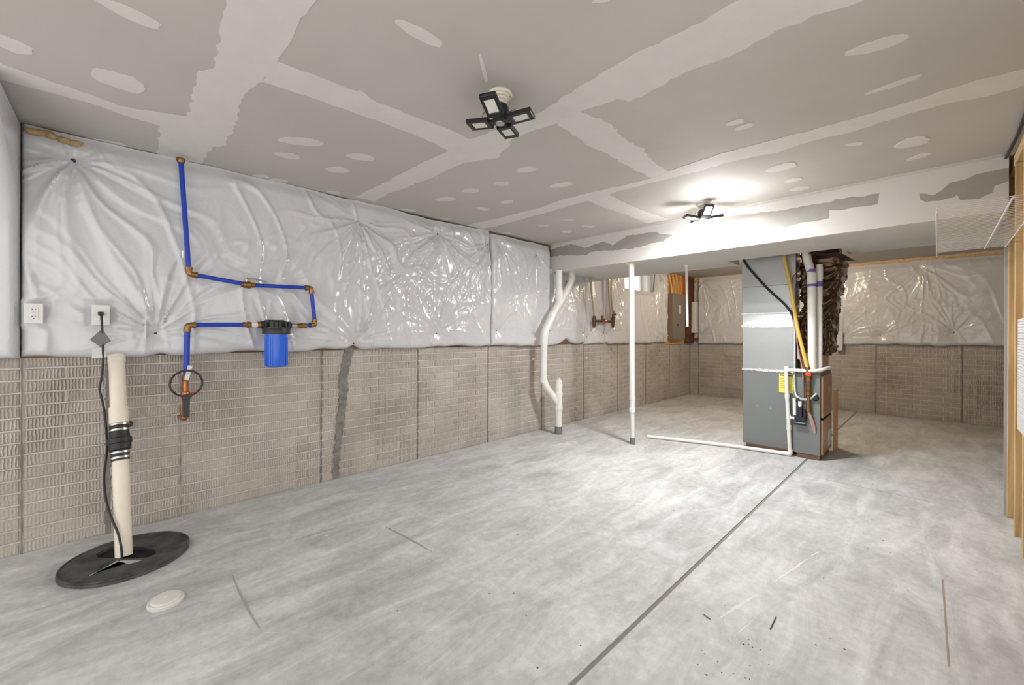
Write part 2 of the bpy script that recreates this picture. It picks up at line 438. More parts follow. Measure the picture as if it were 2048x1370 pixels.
ceil = MB().box((-.25, -1.6, H + .013), (5.3, YB + .1, H + .12)).build('ceiling', M_DRY)
tag(ceil, 'grey drywall ceiling with taped and mudded joints', 'ceiling', kind='structure')
XR = 4.0
rows = [(-1.6, .35, [(-.02, .62), (.62, XR)]), (.35, 1.625, [(-.02, 1.50), (1.50, XR)]), (1.625, 2.86, [(-.02, 2.19), (2.19, XR)]), (2.86, SOF_Y0 + .02, [(-.02, 1.60), (1.60, XR)]),
        (SOF_Y1 - .02, 6.5, [(-.02, 2.4), (2.4, 5.2)]), (6.5, YB, [(-.02, 3.2), (3.2, 5.2)])]
for y0, y1, xs in rows:
    for x0, x1 in xs:
        MB().box((x0 + .001, y0 + .001, H), (x1 - .001, y1 - .001, H + .0127)).build('drywall_sheet', M_DRY, ceil)
rnd = random.Random(3)
NM = [0]
def mud(poly, name='joint_compound', step=.03, amp=.009, th=.0012):
    NM[0] += 1; th += NM[0] * 8e-6
    p = ragged(poly, step, amp, rnd)
    # keep inside the room
    p = [Vector((max(q.x, .005), min(q.y, SOF_Y0 - .002), q.z)) for q in p]
    MB().slab(p, (0, 0, -th)).build(name, M_MUD, ceil)
# first long tape joint and the sheet-end joint to its left
mud(A([(905, 0), (880, 110), (862, 250), (855, 275), (795, 285), (750, 462), (640, 500), (632, 600), (622, 632), (800, 660), (845, 590), (910, 580), (905, 545), (935, 530), (950, 450), (975, 390), (1000, 355), (1055, 325), (1110, 242), (1165, 160), (1200, 70), (1260, 8)])
    + W([(2.6, .50), (3.9, .52), (3.9, .22), (2.6, .25)]))
mud(A([(-60, 232), (30, 265), (130, 300), (320, 365), (480, 425), (745, 468), (645, 505), (560, 480), (370, 415), (200, 370), (50, 330), (-60, 300)]), amp=.006, th=.0009)
mud(A([(1100, 243), (1280, 310), (1430, 365), (1440, 358), (1500, 405), (1640, 460), (1780, 510), (1880, 557), (1950, 560), (1900, 640), (1790, 600), (1700, 555), (1530, 490), (1390, 440), (1200, 375), (1050, 328)]), amp=.006, th=.0009)
mud(A([(1420, 788), (1560, 720), (1690, 650), (1790, 605), (1880, 556), (1980, 520)]) + Bc([(60, 470), (130, 440), (250, 360), (400, 270), (520, 200), (650, 140), (760, 90), (850, 30), (900, 2)])
    + W([(3.3, 1.60), (3.9, 1.60), (3.9, 1.86), (3.4, 1.84)]) + Bc([(1400, 4), (1250, 50), (1060, 120), (940, 190), (830, 240), (690, 290), (560, 360), (470, 405), (420, 395), (330, 425), (270, 445), (180, 490), (60, 530), (0, 555)])
    + A([(2030, 590), (1990, 632), (1850, 652), (1700, 722), (1560, 772), (1500, 806)]))
mud(Bc([(170, 485), (240, 540), (320, 590), (370, 610), (440, 650), (500, 685), (570, 718), (640, 690), (560, 640), (520, 590), (460, 560), (400, 500), (300, 455), (260, 440)]), amp=.012, th=.0009)
mud([cpt(925, 452), cpt(1000, 436), cpt(1080, 415)] + Bc([(200, 798), (380, 755), (570, 710), (640, 680), (820, 620), (1000, 570), (1200, 520), (1450, 450), (1700, 370), (1900, 310), (2048, 275), (2100, 255), (2100, 325), (2048, 340), (1900, 385), (1800, 400), (1600, 450), (1380, 520), (1180, 570), (1060, 610), (900, 640), (760, 680), (600, 720), (420, 765), (380, 785), (300, 803)])
    + [cpt(1080, 428), cpt(1000, 450), cpt(965, 458)])
mud(Cc([(300, 228), (440, 280), (560, 320), (690, 372), (830, 350), (700, 310), (560, 250), (440, 190)]), th=.0009)
mud(W([(.02, SOF_Y0 - .05), (1, SOF_Y0 - .055), (2.2, SOF_Y0 - .06), (3.85, SOF_Y0 - .07), (3.85, SOF_Y0), (.02, SOF_Y0)]), amp=.006, th=.0007)
def spot(conv, x0, y0, x1, y1, w):
    a, b = conv([(x0, y0), (x1, y1)]); mid = conv([((x0+x1)/2, (y0+y1)/2 - w)])[0]; mid2 = conv([((x0+x1)/2, (y0+y1)/2 + w)])[0]
    c = (a + b) / 2; ax = (b - a) / 2; d = (mid2 - mid) / 2
    d = d - ax * (d.dot(ax) / ax.length_squared)
    k = rnd.uniform(.55, 1.0); pts = []
    for i in range(18):
        t = 2 * math.pi * i / 18; ct, s_ = math.cos(t), math.sin(t)
        rr = 1 + rnd.uniform(-.08, .08)
        pts.append(c + ax * (math.copysign(abs(ct) ** k, ct) * rr) + d * (math.copysign(abs(s_) ** .9, s_) * rr * (1 + .25 * ct)))
    NM[0] += 1
    MB().slab(pts, (0, 0, -.0014 - NM[0] * 8e-6)).build('compound_patch', M_MUD, ceil)
for q in [(380, -8, 640, 108, 24), (-70, 130, 124, 212, 26), (360, 290, 577, 352, 30), (300, 552, 508, 582, 9), (1110, 560, 1290, 572, 15), (1098, 614, 1197, 630, 11), (1385, 624, 1495, 632, 12),
          (1305, 680, 1392, 678, 12), (1010, 702, 1075, 708, 6), (1575, 78, 1768, 182, 26), (1918, 212, 1948, 330, 30), (1845, 765, 1916, 760, 8), (1978, 736, 2036, 734, 8), (1305, 768, 1360, 772, 5), (1075, 718, 1150, 724, 5)]: spot(A, *q)
for q in [(22, 686, 92, 671, 12), (150, 748, 240, 732, 9), (855, 500, 928, 480, 9), (893, 518, 963, 497, 9), (1330, 215, 1582, 148, 22), (1408, 378, 1640, 300, 9), (1333, 577, 1404, 575, 7), (1535, 590, 1662, 550, 20),
          (1578, 643, 1672, 611, 8), (1013, 686, 1134, 655, 14), (1093, 729, 1157, 711, 8), (1113, 761, 1192, 748, 7), (318, 6, 392, -6, 10)]: spot(Bc, *q)
for q in [(145, 352, 215, 350, 5), (270, 390, 350, 396, 5), (133, 427, 203, 424, 9)]: spot(Cc, *q)
for q in [(1088, 78, 1248, 68, 16), (1422, 138, 1508, 162, 13), (1613, 102, 1708, 88, 13), (1912, 287, 1998, 286, 6), (1090, 232, 1215, 232, 7), (800, 156, 930, 166, 9), (1610, 342, 1695, 346, 7)]: spot(Dc, *q)

# ------------------------------------------------------------------ soffit (dropped bulkhead)
M_SOF = mat('soffit_paint', (.62, .605, .585), .8, var=(2, .03), spec=.3)
sm = MB()
sm.box((.0, SOF_Y0, SOF_Z), (3.88, 4.85, H + .012))
sm.box((.0, 4.85, SOF_Z), (1.95, SOF_Y1, H + .012))
sm.box((2.95, 4.85, SOF_Z), (3.88, SOF_Y1, H + .012))
sof = sm.build('ceiling_soffit', M_SOF, bevel=0)
tag(sof, 'dropped drywall bulkhead crossing the room with patchy unpainted grey bands', 'soffit', kind='structure')
def spt(u, v):
    q = on(u, v, 1, SOF_Y0); return Vector((q.x, SOF_Y0, q.z))
def sofp(pts, m, name, th=.0012):
    p = ragged([spt(*q) for q in pts], .03, .007, rnd)
    p = [Vector((min(max(q.x, .004), 3.878), q.y, min(max(q.z, SOF_Z + .004), H - .002))) for q in p]
    MB().slab(p, (0, -th, 0)).build(name, m, sof)
c3 = lambda l: [(1080 + x / 3.2, 330 + y / 3.2) for x, y in l]
c5 = lambda l: [(1660 + x / 2.915, 230 + y / 2.915) for x, y in l]
sofp(c3([(35, 560), (120, 525), (200, 505), (290, 530), (400, 490), (470, 512), (560, 450), (660, 440), (750, 428), (770, 445), (850, 447), (790, 490), (700, 505), (600, 532), (480, 545), (330, 555), (300, 575), (120, 580), (60, 592)]), M_BARE, 'bare_patch')
sofp(c3([(1130, 340), (1240, 325), (1400, 305), (1560, 290), (1680, 262), (1850, 240), (1900, 222)]) + c5([(0, 500), (100, 482), (200, 475), (285, 457), (275, 520), (170, 535), (60, 555), (0, 555)]) + c3([(1850, 275), (1850, 340), (1700, 365), (1560, 395), (1380, 400), (1200, 385)]), M_BARE, 'bare_patch')
sofp(c5([(520, 458), (600, 470), (650, 440), (700, 395), (770, 380), (850, 345), (930, 330), (1010, 315), (1046, 308), (1046, 385), (960, 412), (945, 455), (870, 488), (760, 497), (740, 462), (720, 482), (640, 500), (560, 508), (525, 492)]), M_BARE, 'bare_patch')
# corner compound along the bottom edges of the soffit, seen from below
def undr(poly, name='joint_compound', m=M_MUD):
    p = ragged([Vector((x, y, SOF_Z)) for x, y in poly], .04, .01, rnd)
    MB().slab(p, (0, 0, -.001)).build(name, m, sof)
undr([(.02, 4.13), (1.2, 4.13), (2.4, 4.13), (3.86, 4.13), (3.86, 4.22), (2.9, 4.20), (2.2, 4.23), (1.0, 4.21), (.02, 4.22)])
undr([(.02, 5.16), (1.0, 5.15), (1.94, 5.16), (1.94, 5.24), (.02, 5.24)])
undr([(2.5, 4.22), (2.85, 4.22), (2.80, 4.55), (2.86, 4.83), (2.40, 4.83), (2.52, 4.5)])
for x, y, a in ((.75, 4.62, .07), (1.0, 4.8, .05), (3.3, 4.5, .09), (3.42, 4.75, .08), (3.15, 4.9, .06), (1.55, 4.5, .06)):
    undr([(x + a * math.cos(t) * 1.0, y + a * .35 * math.sin(t)) for t in [k * math.pi / 5 for k in range(10)]], 'compound_patch')

# ------------------------------------------------------------------ brick walls
wall = MB()
WY0, WY1, WZ0, WZ1 = 5.86, 6.96, 1.90, 2.33     # window hole
wall.box((-.2, -1.6, 0), (-.003, WY0, H)); wall.box((-.2, WY1, 0), (-.003, YB + .1, H))
wall.box((-.2, WY0, 0), (-.003, WY1, WZ0)); wall.box((-.2, WY0, WZ1), (-.003, WY1, H))
wl = wall.build('wall_left', M_MORTAR)
tag(wl, 'poured concrete wall cast with brick relief, white insulation above', 'wall', kind='structure')
wbk = MB().box((-.2, YB + .003, 0), (5.3, YB + .2, H)).build('wall_back', M_MORTAR)
tag(wbk, 'far poured concrete wall cast with tan brick relief', 'wall', kind='structure')
CH, NC, MJ = .0695, 17, .0095
BRICKS = {}
def brick_mesh(w, back):
    key = (round(w, 3), back)
    if key in BRICKS: return BRICKS[key]
    hw, hh = (w - MJ) / 2, (CH - MJ) / 2; d0, d1, ch = -.004, .0045, .003
    ring = lambda a, b, d: [(-a, -b, d), (a, -b, d), (a, b, d), (-a, b, d)]
    P = ring(hw, hh, d0) + ring(hw, hh, d1 - ch) + ring(hw - ch, hh - ch, d1)
    F = [(0, 1, 5, 4), (1, 2, 6, 5), (2, 3, 7, 6), (3, 0, 4, 7), (4, 5, 9, 8), (5, 6, 10, 9), (6, 7, 11, 10), (7, 4, 8, 11), (8, 9, 10, 11)]
    V = [((-d + 0) * -1, s, z) if not back else (s, -d, z) for s, z, d in P]
    me = bpy.data.meshes.new('brick'); me.from_pydata(V, [], F); me.materials.append(M_BRICK)
    bm = bmesh.new(); bm.from_mesh(me); bmesh.ops.recalc_face_normals(bm, faces=bm.faces)
    cx = (-1, 0, 0) if not back else (0, 1, 0)
    f = max(bm.faces, key=lambda f: f.calc_area())
    if f.normal.dot(Vector(cx)) > 0: bmesh.ops.reverse_faces(bm, faces=bm.faces)
    bm.to_mesh(me); bm.free()
    BRICKS[key] = me; return me
def panel_joints(a, b, row):
    w = b - a
    if abs(w - .9144) < .02: js = [.115, .42, .725] if row % 2 == 0 else [.19, .495, .80]
    elif w > .3: js = [.162] if row % 2 == 0 else [.239]
    else: js = []
    xs = [0] + [j for j in js if j < w - .03] + [w]
    return [(a + p, a + q) for p, q in zip(xs, xs[1:])]
def brick_wall(parent, panels, back, key, limit=290):
    L_ = []
    for a, b in panels:
        for r in range(NC):
            for p, q in panel_joints(a + .004, b - .004, r):
                L_.append(((p + q) / 2, (r + .5) * CH, q - p))
    L_.sort(key=key)
    stuff = MB()
    for k, (s, z, w) in enumerate(L_):
        me = brick_mesh(w, back); jz = random.uniform(-.0012, .0012)
        loc = (s, YB - jz, z) if back else (jz, s, z)
        if k < limit:
            o = bpy.data.objects.new('brick', me); COL.objects.link(o); o.parent = parent; o.location = loc
        else:
            stuff.add([(v.co.x + loc[0], v.co.y + loc[1], v.co.z + loc[2]) for v in me.vertices], [tuple(f.vertices) for f in me.polygons])
    if stuff.v:
        tag(stuff.build('brick_field', M_BRICK, parent), kind='stuff')
S0 = .3056
pl = [(-1.6, -1.16), (-1.16, -.735), (-.735, -.389), (-.389, -.043), (-.043, S0)] + [(S0 + n * .9144, S0 + (n + 1) * .9144) for n in range(9)] + [(S0 + 9 * .9144, YB - .002)]
brick_wall(wl, pl, False, lambda b: abs(b[0] - .1) if b[0] > -.45 else 50)
pb = [(.004, .152)] + [(.152 + n * .9144, .152 + (n + 1) * .9144) for n in range(5)] + [(4.724, 5.2)]
brick_wall(wbk, pb, True, lambda b: (0 if 2.4 < b[0] < 4.25 else 1 if b[0] < 1.0 else 2, b[0]), 298)
rs = random.Random(5)
def seam(y, back=False, w=.010, m=M_SEAMJ, x=.0052):
    pts = []; n = 26
    zs = [1.18 * i / n for i in range(n + 1)]
    l = [Vector((y - w/2 + rs.uniform(-.002, .002), z, 0)) for z in zs]; r_ = [Vector((y + w/2 + rs.uniform(-.002, .002), z, 0)) for z in zs]
    poly = l + r_[::-1]
    if back: P = [Vector((q.x, YB - .001, q.y)) for q in poly]; off = (0, -x, 0)
    else: P = [Vector((.0, q.x, q.y)) for q in poly]; off = (x, 0, 0)
    MB().slab(P, off).build('form_seam', m, wbk if back else wl)
for y, w in ((-.389, .005), (S0, .003)): seam(y, w=w)
for n in range(1, 10): seam(S0 + n * .9144, w=.0045 + .002 * (n > 4))
seam(-.043, w=.030, m=M_GREYPATCH, x=.004)
for n in range(5): seam(.152 + n * .9144, True, w=.009)
# crack repaired with grey mortar
cl = [(1.455, 1.12, .050), (1.43, 1.0, .048), (1.405, .85, .042), (1.40, .72, .05), (1.395, .6, .038), (1.375, .45, .044), (1.36, .3, .034), (1.35, .18, .036), (1.345, .05, .03), (1.345, 0, .03)]
lp, rp = [], []
for (y0, z0, w0), (y1, z1, w1) in zip(cl, cl[1:]):
    for k in range(6):
        t = k / 6; y = y0 + (y1-y0)*t; z = z0 + (z1-z0)*t; w = w0 + (w1-w0)*t
        lp.append(Vector((.002, y - w * .75 + rs.uniform(-.009, .009), z))); rp.append(Vector((.002, y + w * .75 + rs.uniform(-.009, .009), z)))
MB().slab(lp + rp[::-1], (.011, 0, 0)).build('mortar_patch', M_GREYPATCH, wl)
# small plugged tie holes
for y, z in ((3.80, .925), (4.93, .885), (.05, .665)):
    MB().lathe([(.016, 0), (.020, .006), (.014, .016), (.005, .020)], (.004, y, z), (1, 0, 0), 10).build('tie_plug', M_PVCOLD if z > .7 else M_TWIG, wl, smooth=50)
# timber rim behind the insulation
MB().box((-.003, -1.6, 1.10), (.012, 7.3, 1.165)).build('sill_strip', M_SILL, wl)
MB().box((-.003, -1.6, 2.27), (.012, 5.8, 2.405)).build('rim_board', M_SILL, wl)
MB().box((.0, YB - .012, 1.10), (5.2, YB + .003, 1.165)).build('sill_strip', M_SILL, wbk)
MB().box((.0, YB - .012, 2.30), (5.2, YB + .003, 2.405)).build('rim_board', M_PLATE, wbk)

# window high in the left wall
win = empty('window_1', (-.1, (WY0 + WY1) / 2, WZ0), 'small bright basement window above the white insulation', 'window', kind='structure')
fm = MB()
fm.box((-.12, WY0, WZ0), (-.05, WY0 + .035, WZ1)); fm.box((-.12, WY1 - .035, WZ0), (-.05, WY1, WZ1))
fm.box((-.12, WY0, WZ0), (-.05, WY1, WZ0 + .035)); fm.box((-.12, WY0, WZ1 - .035), (-.05, WY1, WZ1)); fm.box((-.12, 6.68, WZ0), (-.05, 6.72, WZ1))
fm.build('window_frame', M_FRAME, win)
MB().box((-.09, WY0 + .035, WZ0 + .035), (-.085, 6.68, WZ1 - .035)).build('pane', M_GLASS, win)
MB().box((-.09, 6.72, WZ0 + .035), (-.085, WY1 - .035, WZ1 - .035)).build('pane', M_GLASS, win)

# ------------------------------------------------------------------ right side: stud wall
wr = empty('wall_right', (3.94, 3.5, 0), 'open stud partition at the right edge of the room', 'wall', kind='structure')
SX = 3.90
for y in (4.405, 4.03, 3.67, 3.31, 2.95, 2.55, 2.15):
    MB().box((SX, y, .0), (SX + .089, y + .038, H - .078)).build('stud', M_STUD, wr, bevel=.003, seg=1)
MB().box((SX, 1.8, H - .076), (SX + .089, 4.443, H - .039)).build('top_plate', M_PLATE, wr, bevel=.003, seg=1)
MB().box((SX, 1.8, H - .038), (SX + .089, 4.443, H - .002)).build('top_plate', M_PLATE, wr, bevel=.003, seg=1)
MB().box((SX + .09, 1.8, 0), (SX + .105, 4.443, H)).build('sheathing_board', M_STUD, wr)
MB().box((SX - .012, 4.447, 0), (SX + .105, 4.462, H - .36)).build('drywall_end_strip', M_EDGE, wr)
wf = MB()
wf.box((SX + .105, 4.447, 0), (5.2, 4.55, H)); wf.box((5.2, 4.447, 0), (5.3, YB + .1, H))
tag(wf.build('wall_side', M_DRY), 'plain return wall behind the stud partition', 'wall', kind='structure')
# frayed edge of ceiling drywall against the top plate: dark gap cord
MB().tube([(3.868, 4.12, H - .012), (3.872, 3.95, H - .016), (3.880, 3.7, H - .010), (3.876, 3.4, H - .014), (3.884, 3.1, H - .012), (3.88, 2.6, H - .012)], .008, 6).build('edge_cord', M_BLACK, wr)

# ------------------------------------------------------------------ insulation blankets
def blanket(name, label, back, s0, s1, zb, zt, pins, seed, thick=.062, press=(), res=.0105, lift=(), dips=(), flop=0, amp=1.0, top_noise=.012, fast=True):
    ns = max(8, int((s1 - s0) / res)); nz = int((zt - zb) / res)
    s = np.linspace(s0, s1, ns); t = np.linspace(0, 1, nz)
    lo = zb + .012 * vn(s * 3.1, 0, seed) + .006 * vn(s * 9, 3, seed)
    for ls, la, lw in lift: lo = lo + la * np.exp(-((s - ls) / lw) ** 2)
    hi = zt + top_noise * vn(s * 2.3, 7, seed) + top_noise * .4 * vn(s * 8, 11, seed)
    for d0, d1, dz in dips: hi = hi - (hi - dz) * sst(d0 - .05, d0 + .05, s) * (1 - sst(d1 - .05, d1 + .05, s))
    S, T = np.meshgrid(s, t); Lo, Hi = np.meshgrid(lo, t)[0], np.meshgrid(hi, t)[0]
    Z = Lo + (Hi - Lo) * T
    base = thick * (1.0 + .35 * vn(S * 1.9, Z * 1.7, seed + 1) + .15 * vn(S * 5, Z * 3, seed + 2))
    wr_ = np.zeros_like(S)
    for i, (ps, pz) in enumerate(pins):
        dx, dz = S - ps, Z - pz; r = np.sqrt(dx*dx + dz*dz) + 1e-6
        base = base * (1 - .80 * np.exp(-(r / .085)))
        th = np.arctan2(dz, dx) + .22 * vn(S * 3.2, Z * 3.2, seed + 40 + i) * np.minimum(r * 2, 1)
        ct, sn = np.cos(th), np.sin(th)
        topside = pz > (zb + zt) / 2
        inward = np.clip((-sn if topside else sn) * .65 + .5, 0.12, 1)
        R = (.46 if topside else .30) * (0.6 + .6 * inward)
        v1 = vn(ct * 3.1 + 11 * i, sn * 3.1 + r * .5, seed + 5)
        v2 = vn(ct * 6.4 + 7 * i, sn * 6.4 + r * .9, seed + 6)
        rid = np.clip(1 - np.abs(v1) * 2.6, 0, 1) ** 1.5 + .55 * np.clip(1 - np.abs(v2) * 2.4, 0, 1) ** 1.4
        wr_ += amp * .046 * rid * np.clip(r / .14, 0, 1) * np.exp(-r / R) * inward
    wx = S + .10 * vn(S * 2.4, Z * 2.0, seed + 20); wz = Z + .15 * vn(S * 2, Z * 2.6, seed + 21)
    c1 = np.clip(1 - np.abs(vn(wx * 6.5 + wz * 1.6, wz * 1.5, seed + 8)) * 3.2, 0, 1) ** 2
    c2 = np.clip(1 - np.abs(vn(wx * 11 - wz * 4.0, wz * 4.0, seed + 9)) * 3.0, 0, 1) ** 2
    msk = sst(-.15, .45, vn(S * 1.6, Z * 2.1, seed + 10))
    wr_ += amp * (.016 * c1 + .008 * c2 * msk) + .0018 * vn(S * 28, Z * 28, seed + 12) * msk
    d_lo = (Z - Lo); d_hi = (Hi - Z); d_s = np.minimum(S - s0, s1 - S)
    prof = np.sqrt(np.clip(1 - (1 - np.clip(d_lo / .055, 0, 1)) ** 2, 0, 1))
    prof2 = .35 + .65 * sst(0, .10, d_hi)
    prof3 = .25 + .75 * np.sqrt(np.clip(1 - (1 - np.clip(d_s / .045, 0, 1)) ** 2, 0, 1))
    h = (base + wr_) * np.minimum(prof, prof3) * prof2 + .022
    h = .130 * np.tanh(h / .130)
    for a0, a1, z0_, z1_ in press:
        dd = np.maximum(np.maximum(a0 - S, S - a1), np.maximum(z0_ - Z, Z - z1_)); wgt = 1 - sst(0, .035, dd); h = h * (1 - wgt) + .07 * wgt
    h = np.maximum(h, .02)
    if flop:
        h = h + flop * sst(.45, 1.0, T) ** 2.2 * (1 + .1 * vn(S * 4, Z * 4, seed + 30)) + .05 * sst(.2, .8, T)
    nv = S.size
    X = h.ravel(); ss, zz = S.ravel(), Z.ravel()
    # back row ring so that the blanket closes on the wall
    V = np.stack([X, ss, zz], 1) if not back else np.stack([ss, YB - X, zz], 1)
    idx = np.arange(nv).reshape(nz, ns)
    q = np.stack([idx[:-1, :-1], idx[:-1, 1:], idx[1:, 1:], idx[1:, :-1]], -1).reshape(-1, 4)
    border = np.concatenate([idx[0, :], idx[1:, -1], idx[-1, -2::-1], idx[-2:0:-1, 0]])
    W0 = V[border].copy()
    if back: W0[:, 1] = YB - .0135
    else: W0[:, 0] = .0135
    nb = len(border); wi = np.arange(nb) + nv
    side = np.stack([border, np.roll(border, -1), np.roll(wi, -1), wi], -1)
    allV = np.concatenate([V, W0]); allF = np.concatenate([q, side])
    org = (.0, (s0 + s1) / 2, zb) if not back else ((s0 + s1) / 2, YB, zb)
    me = bpy.data.meshes.new(name)
    me.from_pydata((allV - np.array(org)).tolist(), [], allF.tolist()); me.materials.append(M_VINYL)
    bm = bmesh.new(); bm.from_mesh(me); bmesh.ops.recalc_face_normals(bm, faces=bm.faces); bm.to_mesh(me); bm.free()
    me.polygons.foreach_set('use_smooth', [True] * len(me.polygons)); me.set_sharp_from_angle(angle=math.radians(70))
    o = link(name, me, None, org)
    tag(o, label, 'insulation', 'white faced wall insulation blankets')
    if fast:
        for ps, pz in pins:
            i = np.argmin((ss - ps) ** 2 + (zz - pz) ** 2); hh = X[i]
            c = (hh - .002, ps, pz) if not back else (ps, YB - hh + .002, pz)
            MB().lathe([(.013, 0), (.013, .003), (.004, .005), (.003, .011)], c, (1, 0, 0) if not back else (0, -1, 0), 12).build('fastener', M_STEEL if False else M_SLOT, o, smooth=40)
    return o, (s, t, S, Z, h)
blanket('insulation_blanket', 'white insulation blanket bulging off the wall at the left edge', False, -1.5, -.392, 1.09, 2.398, [], 31, thick=.12, flop=.62, amp=.8)
b1, G1 = blanket('insulation_blanket', 'largest white insulation blanket, behind the blue water pipes and filter', False, -.388, 3.035, 1.103, 2.398,
        [(-.194, 2.25), (.176, 1.244), (1.513, 2.226), (2.338, 2.254), (1.478, 1.161), (2.314, 1.249), (3.004, 2.25)], 7,
        lift=((.10, -.010, .15), (.20, .022, .05), (1.48, .035, .045), (2.33, .016, .10)), dips=(), press=((-.375, -.295, 1.29, 1.41), (-.118, -.03, 1.285, 1.415)), amp=1.6, thick=.052)
blanket('insulation_blanket', 'narrow white insulation blanket ending at the soffit beside the vent stack', False, 3.05, 4.05, 1.10, 2.39,
        [(3.179, 2.259), (3.819, 2.236), (3.138, 1.28), (3.77, 1.247)], 17, amp=.6)
blanket('insulation_blanket', 'white insulation blanket behind the forked white drain pipe under the soffit', False, 4.056, 4.84, 1.10, 2.10,
        [(4.427, 1.964), (4.698, 1.988), (4.087, 1.286), (4.786, 1.255)], 23, amp=.6, lift=((4.42, .06, .10), (4.84, .03, .05)))
blanket('insulation_blanket', 'white insulation strip behind the tan supply pipes and valve', False, 4.845, 5.36, 1.09, 2.12, [(4.90, 1.20), (5.331, 1.257)], 26, thick=.06, amp=.6)
blanket('insulation_blanket', 'white insulation blanket hanging below the bright window', False, 5.365, 7.40, 1.085, 2.38, [(5.42, 1.25), (7.272, 1.16), (5.62, 2.22), (7.2, 2.28)], 29, amp=1.3,
        dips=((5.84, 6.98, 1.985),), lift=((5.42, .03, .06),))
blanket('insulation_blanket', 'white insulation blanket on the far wall, left of the grey duct', True, .16, 2.42, 1.055, 2.385, [(.253, 2.312), (.209, 1.235), (1.5, 2.28), (1.3, 1.2)], 37)
b8, _ = blanket('insulation_blanket', 'white insulation blanket on the far wall, right of the furnace', True, 2.43, 4.60, 1.095, 2.35, [(3.383, 2.247), (3.728, 1.285), (2.50, 1.22), (2.95, 1.24)], 43, amp=.65,
        lift=((2.8, .01, .1), (3.35, -.02, .08), (3.6, -.02, .1)))
MB().box((2.40, YB - .10, .99), (2.49, YB - .085, 1.30)).build('hanging_flap', M_VINYL, b8)

# spray foam above the near blanket
fo = MB(); fr = random.Random(9)
for k in range(16):
    t = k / 15; fo.ball((.055 + fr.uniform(-.015, .02), -.365 + .19 * t, 2.375 - .02 * t + fr.uniform(-.012, .012)), fr.uniform(.014, .026), 8, (1, 1.3, .8))
tag(fo.build('spray_foam', M_FOAM, origin=(.05, -.27, 2.35), smooth=80), 'lump of tan spray foam along the ceiling above the insulation', 'foam')

# ------------------------------------------------------------------ lamps
def lamp(loc, lit, ang, label, tilts):
    x, y, z = loc
    root = empty('ceiling_lamp', loc, label, 'lamp', 'four-panel folding ceiling lamps')
    MB().lathe([(.058, 0), (.060, -.006), (.056, -.014), (.048, -.016), (.046, -.022), (.036, -.026), (.034, -.034), (.026, -.038), (.025, -.060)], loc, (0, 0, 1), 28).build('lampholder', M_PORC, root, smooth=45)
    for a in (.6, 3.7):
        MB().lathe([(.005, -.014), (.005, -.020)], (x + .047*math.cos(a), y + .047*math.sin(a), z), (0, 0, 1), 8).build('screw', M_STEEL, root)
    MB().lathe([(.026, -.050), (.040, -.062), (.045, -.085), (.040, -.112), (.030, -.126)], loc, (0, 0, 1), 10).build('body', M_LAMPBODY, root, smooth=30)
    hub = MB().lathe([(.036, -.122), (.038, -.132), (.030, -.140), (.012, -.143)], loc, (0, 0, 1), 16).build('hub', M_LAMPBODY, root, smooth=40)
    MB().lathe([(.022, -.1405), (.021, -.146), (.006, -.148)], loc, (0, 0, 1), 14).build('hub_lens', M_STEEL, hub, smooth=40)
    for k in range(4):
        a = ang + k * math.pi / 2; tl = tilts[k]
        d = Vector((math.cos(a) * math.cos(tl), math.sin(a) * math.cos(tl), math.sin(tl)))
        sd = Vector((-math.sin(a), math.cos(a), 0)); nrm = d.cross(sd)
        if nrm.z < 0: nrm = -nrm
        c0 = Vector((x, y, z - .132)) + Vector((math.cos(a), math.sin(a), 0)) * .040
        L_, w = .118, .040
        cc = c0 + d * (L_ / 2 + .008)
        fr_ = MB()
        for sx in (-1, 1):
            fr_.obox(cc + sd * (sx * (w - .007)), d, sd, nrm, L_/2, .007, .011)
            fr_.obox(cc + d * (sx * (L_/2 - .012)), d, sd, nrm, .012, w - .004, .011)
        fr_.obox(cc + nrm * .004, d, sd, nrm, L_/2 - .004, w - .004, .004)
        pf = fr_.build('lamp_panel', M_LAMPBODY, root, bevel=.0025, seg=1)
        MB().obox(cc - nrm * .004, d, sd, nrm, L_/2 - .022, w - .013, .003).build('led_window', M_LEDON if lit else M_LEDOFF, pf)
        MB().obox(c0 + d * .002, d, sd, nrm, .012, .018, .006).build('hinge', M_LAMPBODY, root)
        wv_ = c0 + sd * .02
        MB().tube([Vector((x, y, z - .09)) + Vector((math.cos(a), math.sin(a), 0)) * .038 + sd * .015, wv_ + Vector((0, 0, .055)) + d * .03, wv_ + d * .05 + nrm * .012], .0018, 5, bend=.03).build('lamp_wire', M_BLACK, root)
    if lit:
        ld = bpy.data.lights.new('lamp_light', 'POINT'); ld.energy = LAMP_W; ld.shadow_soft_size = .05; ld.color = (1.0, .995, .985)
        lo = bpy.data.objects.new('lamp_light', ld); COL.objects.link(lo); lo.parent = root; lo.location = (0, 0, -.21)
    return root
lamp((2.096, 1.326, H), False, .449, 'unlit black four-panel folding lamp on the near ceiling', (.08, .02, .08, .38))
lamp((2.114, 3.748, H), True, YAW, 'glowing four-panel folding lamp on the ceiling before the soffit', (.18, .15, .18, .80))
